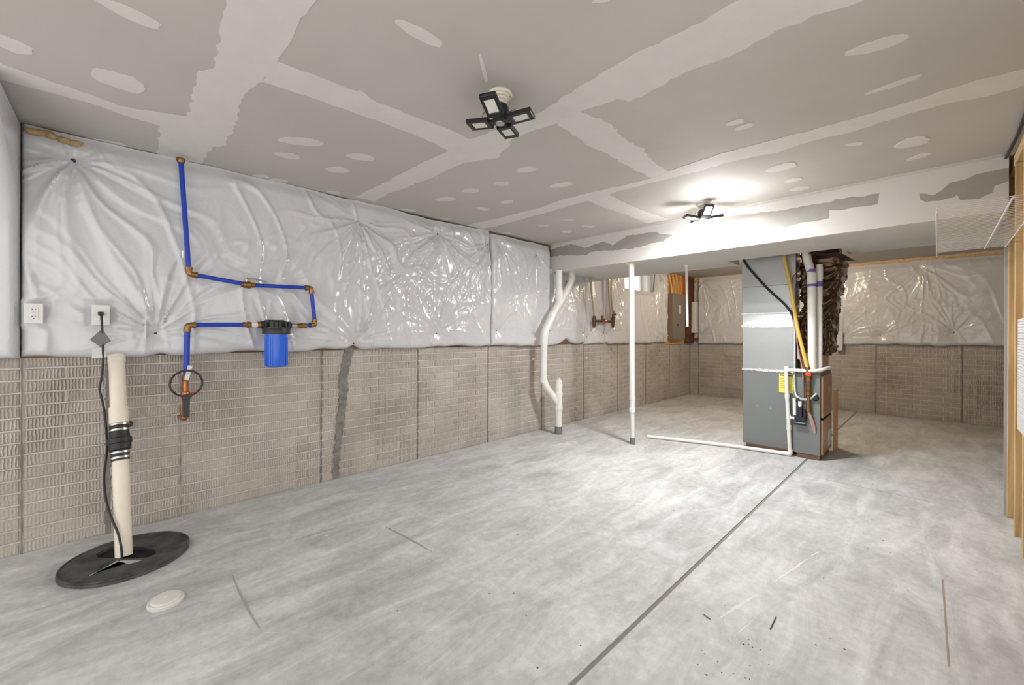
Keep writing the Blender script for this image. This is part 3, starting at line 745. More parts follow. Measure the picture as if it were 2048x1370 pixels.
# added bulb, out of view behind the soffit, to warm the back bay
bb = empty('added_bulb', (1.9, 6.6, H), 'added warm bulb in a porcelain socket, out of view behind the soffit', 'lamp')
MB().lathe([(.058, 0), (.058, -.012), (.036, -.02), (.026, -.04)], (1.9, 6.6, H), (0, 0, 1), 24).build('lampholder', M_PORC, bb, smooth=45)
MB().lathe([(.013, -.04), (.016, -.055), (.030, -.075), (.030, -.09), (.018, -.105), (.004, -.109)], (1.9, 6.6, H), (0, 0, 1), 20).build('bulb_glass', mat('added_bulb_glow', (.9, .85, .75), .4, emit=((1.0, .80, .58), ADDED_BULB_W * 28)), bb, smooth=60)

# ------------------------------------------------------------------ sump lid, discharge pipe, cord
sl = empty('sump_basin', (.477, .043, 0), 'round black plastic sump lid on the floor with an open slot', 'sump lid')
def disc_with_hole(c, r, hole, z0, z1):
    bm = bmesh.new(); n = 56
    for z in (z0, z1):
        e = []
        for ring in ([(c[0] + r * (1 - .02 * (z == z1)) * math.cos(2*math.pi*i/n), c[1] + r * (1 - .02 * (z == z1)) * math.sin(2*math.pi*i/n)) for i in range(n)], hole):
            vs = [bm.verts.new((x, y, z)) for x, y in ring]
            e += [bm.edges.new((vs[i], vs[(i+1) % len(vs)])) for i in range(len(vs))]
        bmesh.ops.triangle_fill(bm, edges=e, use_beauty=True)
    bm.verts.ensure_lookup_table(); k = n + len(hole)
    for i in range(n): bm.faces.new((bm.verts[i], bm.verts[(i+1) % n], bm.verts[k + (i+1) % n], bm.verts[k + i]))
    m = len(hole)
    for i in range(m): bm.faces.new((bm.verts[n + i], bm.verts[n + (i+1) % m], bm.verts[k + n + (i+1) % m], bm.verts[k + n + i]))
    bmesh.ops.recalc_face_normals(bm, faces=bm.faces)
    me = bpy.data.meshes.new('lid_plate'); bm.to_mesh(me); bm.free(); return me
hole = [(.305, -.055), (.345, -.085), (.40, -.075), (.475, -.005), (.555, .075), (.582, .12), (.565, .155), (.51, .155), (.42, .105), (.335, .03), (.295, -.02)]
me = disc_with_hole((0, 0), .268, [(x - .477, y - .043) for x, y in hole], .004, .022); me.materials.append(M_SUMP)
lid = link('lid_plate', me, sl)
MB().tube([(.477 + .262 * math.cos(2*math.pi*i/48), .043 + .262 * math.sin(2*math.pi*i/48), .021) for i in range(49)], .006, 6).build('lid_rim', M_SUMP, sl, smooth=60)
MB().lathe([(.245, .001), (.245, .003)], (.477, .043, 0), (0, 0, 1), 40).build('pit_dark_disc', M_DARK, sl)  # flat black disc, the darkness of the pit put into its colour
MB().slab([Vector((x, y, .0222)) for x, y in ((.515, .0), (.60, .045), (.60, .095), (.575, .07), (.525, .015), (.60, -.10), (.61, -.10))], (0, 0, .001)).build('lid_scuff', mat('lid_scuff_grey', (.42, .41, .40), .7), sl)

dp = empty('sump_discharge_pipe', (.455, .025, 0), 'cream PVC sump discharge pipe with black rubber check valve', 'pipe')
P0, P1 = Vector((.455, .027, .012)), Vector((.055, -.008, 1.17))
def along(z): 
    t = (z - P0.z) / (P1.z - P0.z); return P0 + (P1 - P0) * t
ax_ = (P1 - P0).normalized()
MB().tube([P0, along(.53)], .037, 20).build('lower_pipe', M_PVCOLD, dp, smooth=40)
MB().tube([along(.71), along(.80)], .0435, 20).build('pipe_coupling', M_PVCOLD, dp, smooth=40)
MB().tube([along(.80), along(1.075)], .0375, 20).build('upper_pipe', M_PVCOLD, dp, smooth=40)
MB().tube([along(1.06), along(1.106)], .041, 20).build('pipe_coupling', M_PVCOLD, dp, smooth=40)
cv = MB().tube([along(z) for z in (.505, .52, .56, .565, .595, .60, .625, .63, .66, .70, .715)], [.040, .0415, .0415, .050, .050, .055, .055, .047, .044, .0425, .040], 20).build('check_valve', M_BLACK, dp, smooth=35)
for z in (.520, .548, .672, .703):
    MB().tube([along(z - .005), along(z + .005)], .0435 + .002, 20).build('hose_clamp', M_STEEL, cv, smooth=40)

# outlets
def outlet(name, y0, y1, z0, z1, gfci, label):
    x = .118
    r = empty(name, (x, (y0+y1)/2, z0), label, 'outlet')
    MB().box((.03, y0 + .006, z0 + .008), (x - .008, y1 - .006, z1 - .008)).build('outlet_box', M_STEEL, r)
    MB().box((x - .008, y0, z0), (x, y1, z1)).build('cover_plate', M_WHITEPL, r, bevel=.003)
    if gfci:
        yc = (y0+y1)/2; zc = (z0+z1)/2
        fc = MB().box((x, yc - .0165, zc - .034), (x + .0025, yc + .0165, zc + .034)).build('receptacle', M_WHITEPL, r, bevel=.001)
        for dz in (-.017, .022):
            for dy in (-.006, .006):
                MB().box((x + .002, yc + dy - .0012, zc + dz - .004), (x + .0032, yc + dy + .0012, zc + dz + .004)).build('slot', M_SLOT, fc)
            MB().lathe([(.0022, 0), (.0022, .001)], (x + .0024, yc, zc + dz - .010), (1, 0, 0), 8).build('ground_hole', M_SLOT, fc)
        MB().box((x + .002, yc - .008, zc - .001), (x + .0036, yc + .008, zc + .006)).build('test_button', M_TAGW, fc)
    return r
outlet('wall_outlet', -.369, -.300, 1.295, 1.406, True, 'white outlet with two empty sockets at the left edge')
outlet('wall_outlet', -.112, -.036, 1.290, 1.410, False, 'white outlet plate with a black plug in it')
cd = empty('power_cord', (.12, -.074, 1.357), 'thin black pump cord hanging from the wall outlet to the sump', 'cord')
MB().box((.119, -.086, 1.345), (.150, -.062, 1.368)).build('plug', M_BLACK, cd, bevel=.004)
MB().tube([(.145, -.072, 1.352), (.155, -.070, 1.32), (.160, -.067, 1.25), (.165, -.062, 1.10), (.150, -.068, .98), (.150, -.080, .92), (.165, -.058, .80), (.19, -.048, .68), (.21, -.044, .55), (.285, -.058, .42), (.355, -.045, .30), (.415, -.022, .22), (.46, .004, .15), (.498, .017, .08), (.50, .02, .004)], .0055, 8, bend=.12, nb=6).build('cable', M_BLACK, cd, smooth=60)
MB().slab([Vector(q) for q in ((.158, -.068, 1.27), (.168, -.118, 1.205), (.160, -.074, 1.16), (.172, -.030, 1.195))], (.002, 0, 0)).build('cord_tag', M_TAGG, cd)
MB().slab([Vector(q) for q in ((.160, -.109, 1.152), (.160, -.053, 1.158), (.166, -.051, 1.10), (.166, -.109, 1.094))], (.0015, 0, 0)).build('paper_tag', M_TAGW, cd)
# clean-out cap
cc_ = empty('cleanout_cap', (1.09, .163, 0), 'small white round clean-out cap on the floor beside the sump lid', 'cap')
MB().lathe([(.067, 0), (.068, .012), (.064, .016), (.056, .0165), (.054, .024), (.046, .0255)], (1.09, .163, 0), (0, 0, 1), 36).build('cap_disc', mat('bone_plastic', (.66, .65, .61), .5), cc_, smooth=22)
MB().obox((1.09, .163, .026), Vector((.7, .7, 0)), Vector((-.7, .7, 0)), up, .012, .004, .003).build('cap_lug', MATS['bone_plastic'], cc_, bevel=.001, seg=1)

# ------------------------------------------------------------------ blue water line with filter
wp = empty('water_supply_line', (.14, .33, .9), 'bright blue water pipe with brass elbows looping across the insulation', 'pipe')
PX = .152
pts = dict(a=(.135, .291, 2.385), b=(PX, .335, 1.633), c=(PX, .679, 1.589), d=(PX, 1.091, 1.60), e=(PX, 1.122, 1.31), f=(PX + .04, .97, 1.303), g=(PX + .04, .72, 1.304), hh=(PX, .328, 1.297), i=(PX, .322, 1.018))
V_ = {k: Vector(v) for k, v in pts.items()}
for a, b in (('a', 'b'), ('b', 'c'), ('c', 'd'), ('d', 'e')):
    MB().tube([V_[a], V_[b]], .0145, 14).build('pipe_run', M_BLUEPEX, wp, smooth=50)
MB().tube([V_['e'], V_['f'] + Vector((-.01, .06, 0))], .0145, 14).build('pipe_run', M_BLUEPEX, wp, smooth=50)
MB().tube([V_['hh'], V_['g'] + Vector((-.02, -.08, 0))], .0145, 14).build('pipe_run', M_BLUEPEX, wp, smooth=50)
MB().tube([V_['hh'], V_['i'] + Vector((0, 0, -.05))], .0165, 14).build('pipe_run', M_BLUEPEX, wp, smooth=50)
def elbow(p, q1, q2, L_=.042):
    p = Vector(p); a = (Vector(q1) - p).normalized(); b = (Vector(q2) - p).normalized()
    m_ = MB().tube([p + a * L_, p, p + b * L_], .0185, 12, bend=.022)
    m_.tube([p + a * (L_ - .012), p + a * (L_ + .002)], .0215, 12); m_.tube([p + b * (L_ - .012), p + b * (L_ + .002)], .0215, 12)
    m_.build('brass_elbow', M_BRASS, wp, smooth=45)
elbow(V_['b'], V_['a'], V_['c']); elbow(V_['d'], V_['c'], V_['e']); elbow(V_['e'], V_['d'], V_['f']); elbow(V_['hh'], V_['g'], V_['i'])
MB().lathe([(.022, 0), (.026, -.012), (.018, -.03)], V_['a'] + Vector((0, 0, .0)), (0, 0, 1), 14).build('pipe_collar', M_BRASS, wp, smooth=45)
def inline(p, d, prof, m, name): MB().lathe(prof, p, d, 14).build(name, m, wp, smooth=40)
cdv = (V_['d'] - V_['c']).normalized()
vc = V_['c'] + cdv * (-.02)
inline(vc, cdv, [(.0185, -.035), (.0185, -.022), (.024, -.02), (.024, -.006), (.021, -.004), (.026, .004), (.026, .022), (.022, .026), (.0185, .03), (.0185, .05)], M_BRASS, 'ball_valve')
hd = MB().tube([vc + Vector((0, 0, .02)), vc + Vector((.005, 0, .040))], .008, 8).tube([vc + Vector((.01, -.005, .043)), vc + Vector((.012, .04, .046)), vc + Vector((.012, .125, .030))], [.007, .0065, .005], 8)
hd.build('valve_handle', M_STEEL, wp, smooth=40)
inline(V_['g'] + Vector((-.015, -.035, 0)), (0, 1, 0), [(.0185, -.055), (.0185, -.03), (.023, -.028), (.023, -.012), (.0195, -.01), (.0195, .0)], M_BRASS, 'brass_fitting')
inline(V_['g'] + Vector((-.012, -.012, 0)), (0, 1, 0), [(.017, -.025), (.017, .015)], M_PVC, 'white_nipple')
inline(V_['g'] + Vector((-.01, .015, 0)), (0, 1, 0), [(.022, -.015), (.024, -.012), (.024, .014)], M_BRASS, 'brass_fitting')
inline(V_['f'] + Vector((-.01, .0, 0)), (0, 1, 0), [(.020, -.03), (.022, -.028), (.022, -.006), (.016, -.004), (.016, .012)], M_STEEL, 'union')
inline(V_['f'] + Vector((-.01, .05, 0)), (0, 1, 0), [(.016, -.04), (.016, -.022), (.021, -.02), (.021, .0), (.0185, .002), (.0185, .03)], M_BRASS, 'brass_fitting')
# copper riser with shut-off valve
zc0 = V_['i'] + Vector((0, -.003, 0))
MB().lathe([(.019, -.015), (.021, -.012), (.021, .006), (.018, .008), (.018, .02)], (zc0.x, zc0.y, .945), (0, 0, 1), 14).build('brass_fitting', M_BRASS, wp, smooth=40)
MB().tube([(zc0.x, zc0.y, .95), (zc0.x, zc0.y - .002, .69)], .0165, 14).build('copper_riser', M_COPPER, wp, smooth=50)
MB().lathe([(.019, -.018), (.024, -.012), (.024, .012), (.019, .018)], (zc0.x, zc0.y, .845), (0, 0, 1), 12).build('shutoff_valve', M_COPPER, wp, smooth=40)
MB().tube([(zc0.x, zc0.y + .015, .845), (zc0.x + .01, zc0.y + .05, .846)], .006, 8).build('valve_stem', M_RED, wp, smooth=50)
MB().tube([(zc0.x, zc0.y, .70), (zc0.x - .02, zc0.y - .002, .68), (.004, zc0.y - .01, .675)], .017, 12, bend=.03).build('wall_elbow', M_COPPER, wp, smooth=50)
MB().obox((zc0.x + .022, zc0.y + .012, .985), Vector((0, .2, 1)).normalized(), Vector((0, 1, -.2)).normalized(), Vector((1, 0, 0)), .048, .012, .002).build('pipe_tag', M_WHITEPL, wp, bevel=.001, seg=1)

wf_ = empty('water_filter', (.21, .838, 1.0), 'blue water filter canister with black cap on the blue line', 'water filter')
fx, fy = .205, .836
MB().lathe([(.060, .0), (.068, .004), (.071, .012), (.0715, .10), (.073, .23), (.073, .245)], (fx, fy, 1.0), (0, 0, 1), 32).build('filter_canister', M_BLUEF, wf_, smooth=40)
can_r = MB()
for k in range(9):
    a = 2 * math.pi * k / 9
    for dd in (-.10, .10):
        can_r.obox((fx + .0725 * math.cos(a + dd), fy + .0725 * math.sin(a + dd), 1.115), Vector((math.cos(a + dd), math.sin(a + dd), 0)), Vector((-math.sin(a + dd), math.cos(a + dd), 0)), up, .0025, .0035, .105)
tag(can_r.build('canister_ribs', M_BLUEF, wf_, bevel=.0012, seg=1), kind='stuff')
MB().lathe([(.075, .238), (.090, .240), (.091, .275), (.088, .280)], (fx, fy, 1.0), (0, 0, 1), 32).build('lock_ring', M_BLACKPL, wf_, smooth=40)
hp = MB().lathe([(.086, .280), (.086, .290), (.070, .292), (.070, .326), (.060, .336), (.02, .338)], (fx, fy, 1.0), (0, 0, 1), 28)
for k in range(12):
    a = 2 * math.pi * k / 12
    hp.obox((fx + .078 * math.cos(a), fy + .078 * math.sin(a), 1.305), Vector((math.cos(a), math.sin(a), 0)), Vector((-math.sin(a), math.cos(a), 0)), up, .012, .006, .022)
hp.build('filter_head', M_BLACKPL, wf_, smooth=35)
for sg in (-1, 1):
    MB().lathe([(.024, .0), (.024, .06), (.028, .062), (.028, .098)], (PX + .04, fy, 1.304), (0, sg, 0), 14).build('port', M_BLACKPL, wf_, smooth=40)
MB().box((.03, fy - .05, 1.325), (fx, fy + .05, 1.342)).build('wall_bracket', M_BLACKPL, wf_, bevel=.002, seg=1)

wn = empty('filter_wrench', (.185, .32, .72), 'black ring-shaped filter wrench hanging on the copper pipe', 'wrench')
wc = Vector((.19, .320, .918)); R_ = .083
MB().tube([wc + Vector((0, R_ * math.cos(2*math.pi*i/40), R_ * math.sin(2*math.pi*i/40))) for i in range(41)], .0062, 8, caps=False).build('ring', M_BLACKPL, wn, smooth=60)
for k in range(7):
    a = 2 * math.pi * k / 7 + .3
    MB().ball(wc + Vector((0, (R_ - .003) * math.cos(a), (R_ - .003) * math.sin(a))), .007, 8, (1, 1, 1)).build('grip_nub', M_BLACKPL, wn, smooth=60)
hl = [(-.058, .862), (-.035, .842), (-.018, .815), (-.017, .705), (-.012, .697), (.012, .697), (.017, .705), (.018, .815), (.035, .842), (.058, .862), (.03, .846), (0, .840), (-.03, .846)]
MB().slab([Vector((.183, .320 + a, b)) for a, b in hl], (.014, 0, 0)).build('handle', M_BLACKPL, wn)
MB().tube([(.02, .30, .715), (.18, .318, .712)], .006, 8).build('hook', M_STEEL, wn)

# ------------------------------------------------------------------ white drain stack
ds = empty('drain_stack', (.30, 3.95, 0), 'forked white PVC drain stack with capped cleanout near the brick wall', 'pipe')
bx, by = .30, 3.95
MB().tube([(bx, by, 0), (bx, by, .095)], .047, 20).build('pipe_base', M_GREYP, ds, smooth=40)
MB().tube([(bx, by, .09), (bx, by, .60)], .043, 20).build('riser', M_PVC, ds, smooth=40)
MB().tube([(bx, by, .30), (bx, by, .345)], .051, 20).tube([(bx, by, .47), (bx, by, .52)], .051, 20).tube([(bx, by, .345), (bx, by, .47)], .046, 20).build('wye_fitting', M_PVC, ds, smooth=35)
MB().tube([(bx, by, .56), (bx, by, .655)], .046, 20).build('cleanout_adapter', M_PVC, ds, smooth=40)
cp = MB().lathe([(.040, 0), (.040, .012), (.036, .014)], (bx, by, .655), (0, 0, 1), 20); cp.box((bx - .016, by - .016, .665), (bx + .016, by + .016, .695)); cp.build('cleanout_plug', M_PVC, ds)
MB().tube([(bx, by, .37), (.22, 3.80, .60), (.20, 3.775, .70)], .041, 18, bend=.06).build('branch_pipe', M_PVC, ds, smooth=50)
MB().tube([(.20, 3.775, .645), (.20, 3.777, .70)], .048, 18).build('branch_coupling', M_PVC, ds, smooth=40)
MB().tube([(.20, 3.775, .68), (.20, 3.785, 1.13)], .043, 18).build('vertical_pipe', M_PVC, ds, smooth=40)
MB().tube([(.20, 3.785, 1.10), (.20, 3.785, 1.25), (.20, 3.90, 1.42), (.20, 3.955, 1.50)], .048, 18, bend=.09).build('long_elbow', M_PVC, ds, smooth=50)
MB().tube([(.20, 3.94, 1.475), (.20, 4.07, 1.64), (.20, 4.07, 1.72)], .044, 18, bend=.05).build('diagonal_pipe', M_PVC, ds, smooth=50)
MB().tube([(.20, 4.02, 1.57), (.20, 4.27, 1.87), (.20, 4.33, 1.95), (.20, 4.335, 2.10)], .042, 18, bend=.06).build('wye_branch', M_PVC, ds, smooth=50)
MB().tube([(.20, 4.07, 1.62), (.20, 4.07, 1.80)], .049, 18).build('pipe_coupling', M_PVC, ds, smooth=40)
MB().tube([(.20, 4.07, 1.75), (.20, 4.07, 2.054)], .042, 18).build('vent_riser', M_PVC, ds, smooth=40)
MB().tube([(.20, 4.335, 1.96), (.20, 4.335, 2.02)], .049, 18).build('pipe_coupling', M_PVC, ds, smooth=40)

# pole under the soffit
po = empty('support_pipe', (1.172, 4.205, 0), 'slim white vertical pipe standing from the floor to the soffit', 'pipe')
MB().tube([(1.172, 4.205, 0), (1.172, 4.205, .075)], .0275, 18).build('pipe_base', M_GREYP, po, smooth=40)
MB().tube([(1.172, 4.205, .07), (1.166, 4.205, .40)], .024, 18).build('lower_pipe', M_PVC, po, smooth=40)
MB().tube([(1.166, 4.205, z) for z in (.36, .405, .41, .50, .505, .545)], [.034, .034, .030, .030, .034, .034], 18).build('pipe_coupling', M_PVC, po, smooth=35)
MB().tube([(1.164, 4.205, .53), (1.148, 4.205, 2.04)], .0305, 18).build('upper_pipe', M_PVC, po, smooth=40)
MB().lathe([(.034, -.045), (.040, -.018), (.060, -.012), (.062, 0)], (1.148, 4.205, SOF_Z - .0015), (0, 0, 1), 24).build('flange', M_PVCOLD, po, smooth=40)
hg = empty('hanging_pipe', (1.53, 4.80, 1.33), 'thin white pipe hanging from the soffit and ending in mid-air', 'pipe')
MB().tube([(1.535, 4.80, 1.335), (1.522, 4.80, 2.05)], .0145, 14).build('pipe_stem', M_PVC, hg, smooth=40)
MB().lathe([(.017, -.02), (.024, -.008), (.026, 0)], (1.522, 4.80, SOF_Z), (0, 0, 1), 16).build('flange', M_PVC, hg, smooth=40)

# tan supply pipes with copper valve
tp = empty('supply_pipe_drop', (.13, 5.16, 1.33), 'tan flexible supply pipes ending in a dark copper crossbar on the insulation', 'pipe')
x = .15
MB().tube([(x, 4.825, 2.30), (x, 4.835, 1.9), (x, 4.93, 1.46)], .013, 10, bend=.2).build('tan_pipe', M_TANPEX, tp, smooth=50)
MB().tube([(x, 5.27, 2.30), (x, 5.285, 1.95), (x, 5.345, 1.46)], .013, 10, bend=.2).build('tan_pipe', M_TANPEX, tp, smooth=50)
MB().tube([(x + .02, 5.33, 2.30), (x + .02, 5.325, 1.80), (x, 5.40, 1.58), (x, 5.41, 1.50)], .013, 10, bend=.12).build('tan_pipe', M_TANPEX, tp, smooth=50)
M_DCOP = mat('dark_copper', (.13, .075, .045), .4, .8, var=(30, .5))
MB().tube([(x, 4.94, 1.432), (x, 5.41, 1.432)], .018, 10).build('crossbar', M_DCOP, tp, smooth=50)
for y, zz in ((4.92, 1.335), (5.41, 1.34)):
    MB().tube([(x, y + .005, 1.50), (x, y, 1.43), (x, y - .003, zz)], [.024, .028, .020], 10).build('drop_fitting', M_DCOP, tp, smooth=50)
MB().tube([(x, 5.41, 1.44), (x, 5.412, 1.60)], .019, 10).build('riser_fitting', M_DCOP, tp, smooth=50)
MB().tube([(x, 5.41, 1.53), (x + .02, 5.45, 1.54)], .016, 8).build('side_nipple', M_DCOP, tp, smooth=50)
MB().lathe([(.022, -.05), (.03, -.04), (.03, .04), (.022, .05)], (x, 5.20, 1.437), (0, 1, 0), 12).build('valve_body', M_COPPER, tp, smooth=40)
MB().tube([(x, 5.12, 1.44), (x, 5.12, 1.51)], .012, 8).build('valve_stem', M_DCOP, tp, smooth=50)

# electrical panel on plywood
ep = empty('electrical_panel', (.06, 7.8, 1.14), 'grey-brown electrical panel on orange plywood in the far corner', 'electrical panel')
MB().box((.004, 7.405, 1.045), (.022, 8.15, 2.37)).build('backing_board', M_PLY, ep)
MB().box((.022, 7.50, 1.14), (.125, 8.03, 2.01)).build('panel_box', M_PANEL, ep, bevel=.004, seg=1)
pd = MB().box((.125, 7.515, 1.155), (.131, 8.015, 1.995)).build('panel_door', M_PANEL, ep, bevel=.002, seg=1)
MB().box((.131, 7.72, 1.63), (.133, 7.83, 1.80)).build('door_label', M_TAGW, pd)
MB().box((.131, 7.66, 1.40), (.137, 7.71, 1.44)).build('door_latch', M_SLOT, pd)
MB().box((.131, 7.62, 1.18), (.1325, 7.94, 1.36)).build('door_emboss', M_PANEL, pd)
rc = random.Random(2)
for k in range(9):
    y = 7.53 + k * .052
    MB().tube([(.06 + rc.uniform(0, .03), y, 2.0), (.07, y + rc.uniform(-.03, .03), 2.15), (.05, y + rc.uniform(-.06, .08), 2.40)], .011, 6, bend=.1).build('cable', M_CABLE if k % 3 else M_CABLEY, ep, smooth=60)
MB().box((.004, 8.155, 1.70), (.03, 8.25, 2.40)).build('red_board', mat('red_wood', (.50, .12, .03), .6), ep)
nb_ = MB().box((.006, 8.26, 1.06), (.07, 8.61, 2.40)).build('cavity_insulation', M_REDBROWN, origin=(.03, 8.4, 1.06), bevel=.01)
tag(nb_, 'exposed red-brown insulation in the far wall corner', 'insulation')
jb = empty('junction_box', (.10, 8.5, 1.27), 'pale grey utility box in the far corner beside the panel', 'utility box')
MB().box((.075, 8.44, 1.27), (.155, 8.60, 1.90)).build('box_body', M_WHITEPL, jb, bevel=.006)
MB().box((.09, 8.433, 1.33), (.14, 8.441, 1.84)).build('box_lid', M_WHITEPL, jb, bevel=.002, seg=1)

# ------------------------------------------------------------------ furnace and ducts
FY = 5.02
rd = empty('return_duct', (2.29, 5.3, 0), 'tall grey sheet-metal return duct rising beside the furnace into the soffit', 'duct')
MB().box((2.06, FY + .01, .045), (2.535, 5.56, .862)).build('lower_box', M_FURN, rd, bevel=.004, seg=1)
MB().box((2.055, FY + .008, .862), (2.535, 5.56, 1.34)).build('middle_section', M_GALV, rd, bevel=.003, seg=1)
tr = MB()
tr.add([(2.055, FY + .008, 1.34), (2.535, FY + .008, 1.34), (2.535, 5.56, 1.34), (2.055, 5.56, 1.34), (2.045, FY + .035, 1.475), (2.54, FY + .035, 1.475), (2.54, 5.56, 1.475), (2.045, 5.56, 1.475)],
       [(0, 3, 2, 1), (4, 5, 6, 7), (0, 1, 5, 4), (1, 2, 6, 5), (2, 3, 7, 6), (3, 0, 4, 7)])
tr.build('transition', M_GALV, rd)
MB().box((2.04, FY + .035, 1.475), (2.545, 5.24, 1.775)).build('upper_section', M_GALV, rd, bevel=.003, seg=1)
MB().box((2.037, FY + .033, 1.775), (2.547, 5.24, 2.36)).build('upper_section', M_GALV, rd, bevel=.003, seg=1)
MB().box((2.035, FY + .026, 1.47), (2.548, FY + .04, 1.484)).build('drive_cleat', M_FOILT, rd)
def strip(z0, z1, x0, x1, y, name):
    n = 22; lo_ = [Vector((x0 + (x1-x0)*i/n, y, z0 + rs.uniform(-.006, .004))) for i in range(n+1)]; hi_ = [Vector((x0 + (x1-x0)*i/n, y, z1 + rs.uniform(-.004, .007))) for i in range(n+1)]
    MB().slab(lo_ + hi_[::-1], (0, -.003, 0)).build(name, M_FOILT, rd)
strip(1.325, 1.355, 2.045, 2.54, FY + .008, 'foil_tape'); strip(.852, .876, 2.05, 2.54, FY + .008, 'foil_tape')
lb = MB().box((2.408, FY + .004, .64), (2.532, FY + .009, .838)).build('warning_label', M_LABEL, rd)
tag(lb, 'yellow warning label')
ink = MB()
for k in range(9): ink.box((2.416 + k * .0125, FY + .003, .815), (2.416 + k * .0125 + (.010 if k != 4 else .002), FY + .0045, .829))
for k in range(6): ink.box((2.418, FY + .0033, .79 - k * .02), (2.50 + .004 * (k % 3), FY + .0045, .792 - k * .02))
ink.build('label_print', M_INK, lb)
MB().box((2.09, 5.06, 0), (2.5, 5.52, .045)).build('wood_blocking', wood_mat('block_wood', (.22, .12, .07), (.36, .22, .14), 0), rd)
for xx, zz in ((2.20, .47), (2.33, .46), (2.12, .8), (2.47, .12)): MB().lathe([(.005, 0), (.005, .004)], (xx, FY + .011, zz), (0, -1, 0), 8).build('screw', M_STEEL, rd)

fu = empty('furnace', (2.65, 5.25, 0), 'grey furnace cabinet with tan front doors standing on wood blocks', 'furnace')
MB().box((2.54, FY - .02, .045), (2.765, 5.56, .85)).build('cabinet', M_FURN, fu, bevel=.004, seg=1)
MB().box((2.54, FY - .02, .85), (2.765, 5.56, .875)).build('cabinet_top', mat('brown_top_trim', (.20, .13, .085), .5), fu)
for z0, z1 in ((.425, .84), (.055, .40)):
    d_ = MB().box((2.766, FY - .005, z0), (2.785, 5.50, z1)).build('door', M_TAN, fu, bevel=.005)
    if z0 > .4: MB().box((2.785, 5.30, .66), (2.790, 5.40, .72)).build('door_badge', mat('brass_badge', (.45, .36, .2), .4), d_)
    else: MB().box((2.785, 5.28, .10), (2.787, 5.46, .26)).build('rating_sticker', M_TAGW, d_)
MB().box((2.768, FY, .40), (2.776, 5.49, .425)).build('door_gap', M_DARK, fu)
MB().box((2.57, FY - .015, 0), (2.76, FY + .10, .045)).build('wood_block', MATS.get('x') or M_SILL, fu)
MB().box((2.57, 5.40, 0), (2.76, 5.5, .045)).build('wood_block', M_SILL, fu)
lp_ = MB().obox((2.80, 5.62, .33), Vector((1, 0, 0)), Vector((0, 1, 0)), up, .006, .11, .325).build('leaning_panel', mat('orange_tan_board', (.62, .36, .17), .5), origin=(2.80, 5.62, .005))
tag(lp_, 'tan board standing on edge behind the furnace doors', 'board')

# brown foil-wrapped supply plenum: lumpy wrapped box
def wrapped(name, parent, prof, m):
    """prof: list of (z, x0, x1, y0, y1)"""
    bm = bmesh.new(); n = 64; rows_ = []; zs = [p[0] for p in prof]
    for i in range(90):
        z = zs[0] + (zs[-1] - zs[0]) * i / 89
        for a, b in zip(prof, prof[1:]):
            if a[0] <= z <= b[0] + 1e-9:
                t = (z - a[0]) / (b[0] - a[0]); t = t*t*(3-2*t); q = [a[k] + (b[k] - a[k]) * t for k in range(1, 5)]; break
        cx, cy, hx, hy = (q[0]+q[1])/2, (q[2]+q[3])/2, (q[1]-q[0])/2, (q[3]-q[2])/2
        row = []
        for j in range(n):
            th = 2*math.pi*j/n; c_, s_ = math.cos(th), math.sin(th)
            ex = .28
            px, py = math.copysign(abs(c_)**ex, c_), math.copysign(abs(s_)**ex, s_)
            w = th * 2.2
            f = .022 * float(1 - abs(vn(np.array([w*.7 + 1.3*math.sin(z*6)]), np.array([z*15 + .6*math.sin(th*2)]), 77)[0]) * 2) + .012 * float(vn(np.array([w*2.]), np.array([z*30]), 78)[0])
            row.append(bm.verts.new((cx + px * (hx + f), cy + py * (hy + f), z)))
        rows_.append(row)
    for a, b in zip(rows_, rows_[1:]):
        for j in range(n): bm.faces.new((a[j], a[(j+1) % n], b[(j+1) % n], b[j]))
    bm.faces.new(rows_[0][::-1]); bm.faces.new(rows_[-1])
    base = WL[parent]
    for v in bm.verts: v.co -= base
    me = bpy.data.meshes.new(name); bm.to_mesh(me); bm.free(); me.materials.append(m)
    me.polygons.foreach_set('use_smooth', [True] * len(me.polygons))
    return link(name, me, parent)
pn = empty('supply_plenum', (2.72, 5.3, .875), 'supply plenum wrapped in crinkled shiny brown foil above the furnace', 'duct')
wrapped('foil_wrap', pn, [(1.04, 2.60, 2.80, 5.14, 5.5), (1.13, 2.585, 2.83, 5.14, 5.54), (1.24, 2.58, 2.81, 5.14, 5.52), (1.40, 2.58, 2.825, 5.14, 5.54), (1.62, 2.575, 2.85, 5.14, 5.55), (1.80, 2.575, 2.875, 5.14, 5.57), (1.98, 2.575, 2.90, 5.14, 5.58), (2.10, 2.575, 2.86, 5.14, 5.56), (2.30, 2.6, 2.85, 5.14, 5.5)], M_WRAP)
MB().box((2.58, 5.10, .876), (2.755, 5.5, 1.06)).build('plenum_collar', M_TAN, pn)
MB().slab([Vector(q) for q in ((2.68, 4.90, 2.045), (2.93, 4.95, 2.02), (3.0, 5.35, 1.985), (2.9, 5.45, 2.04), (2.7, 5.2, 2.05))], (0, 0, .004)).build('loose_flap', M_BLACKPL, pn)

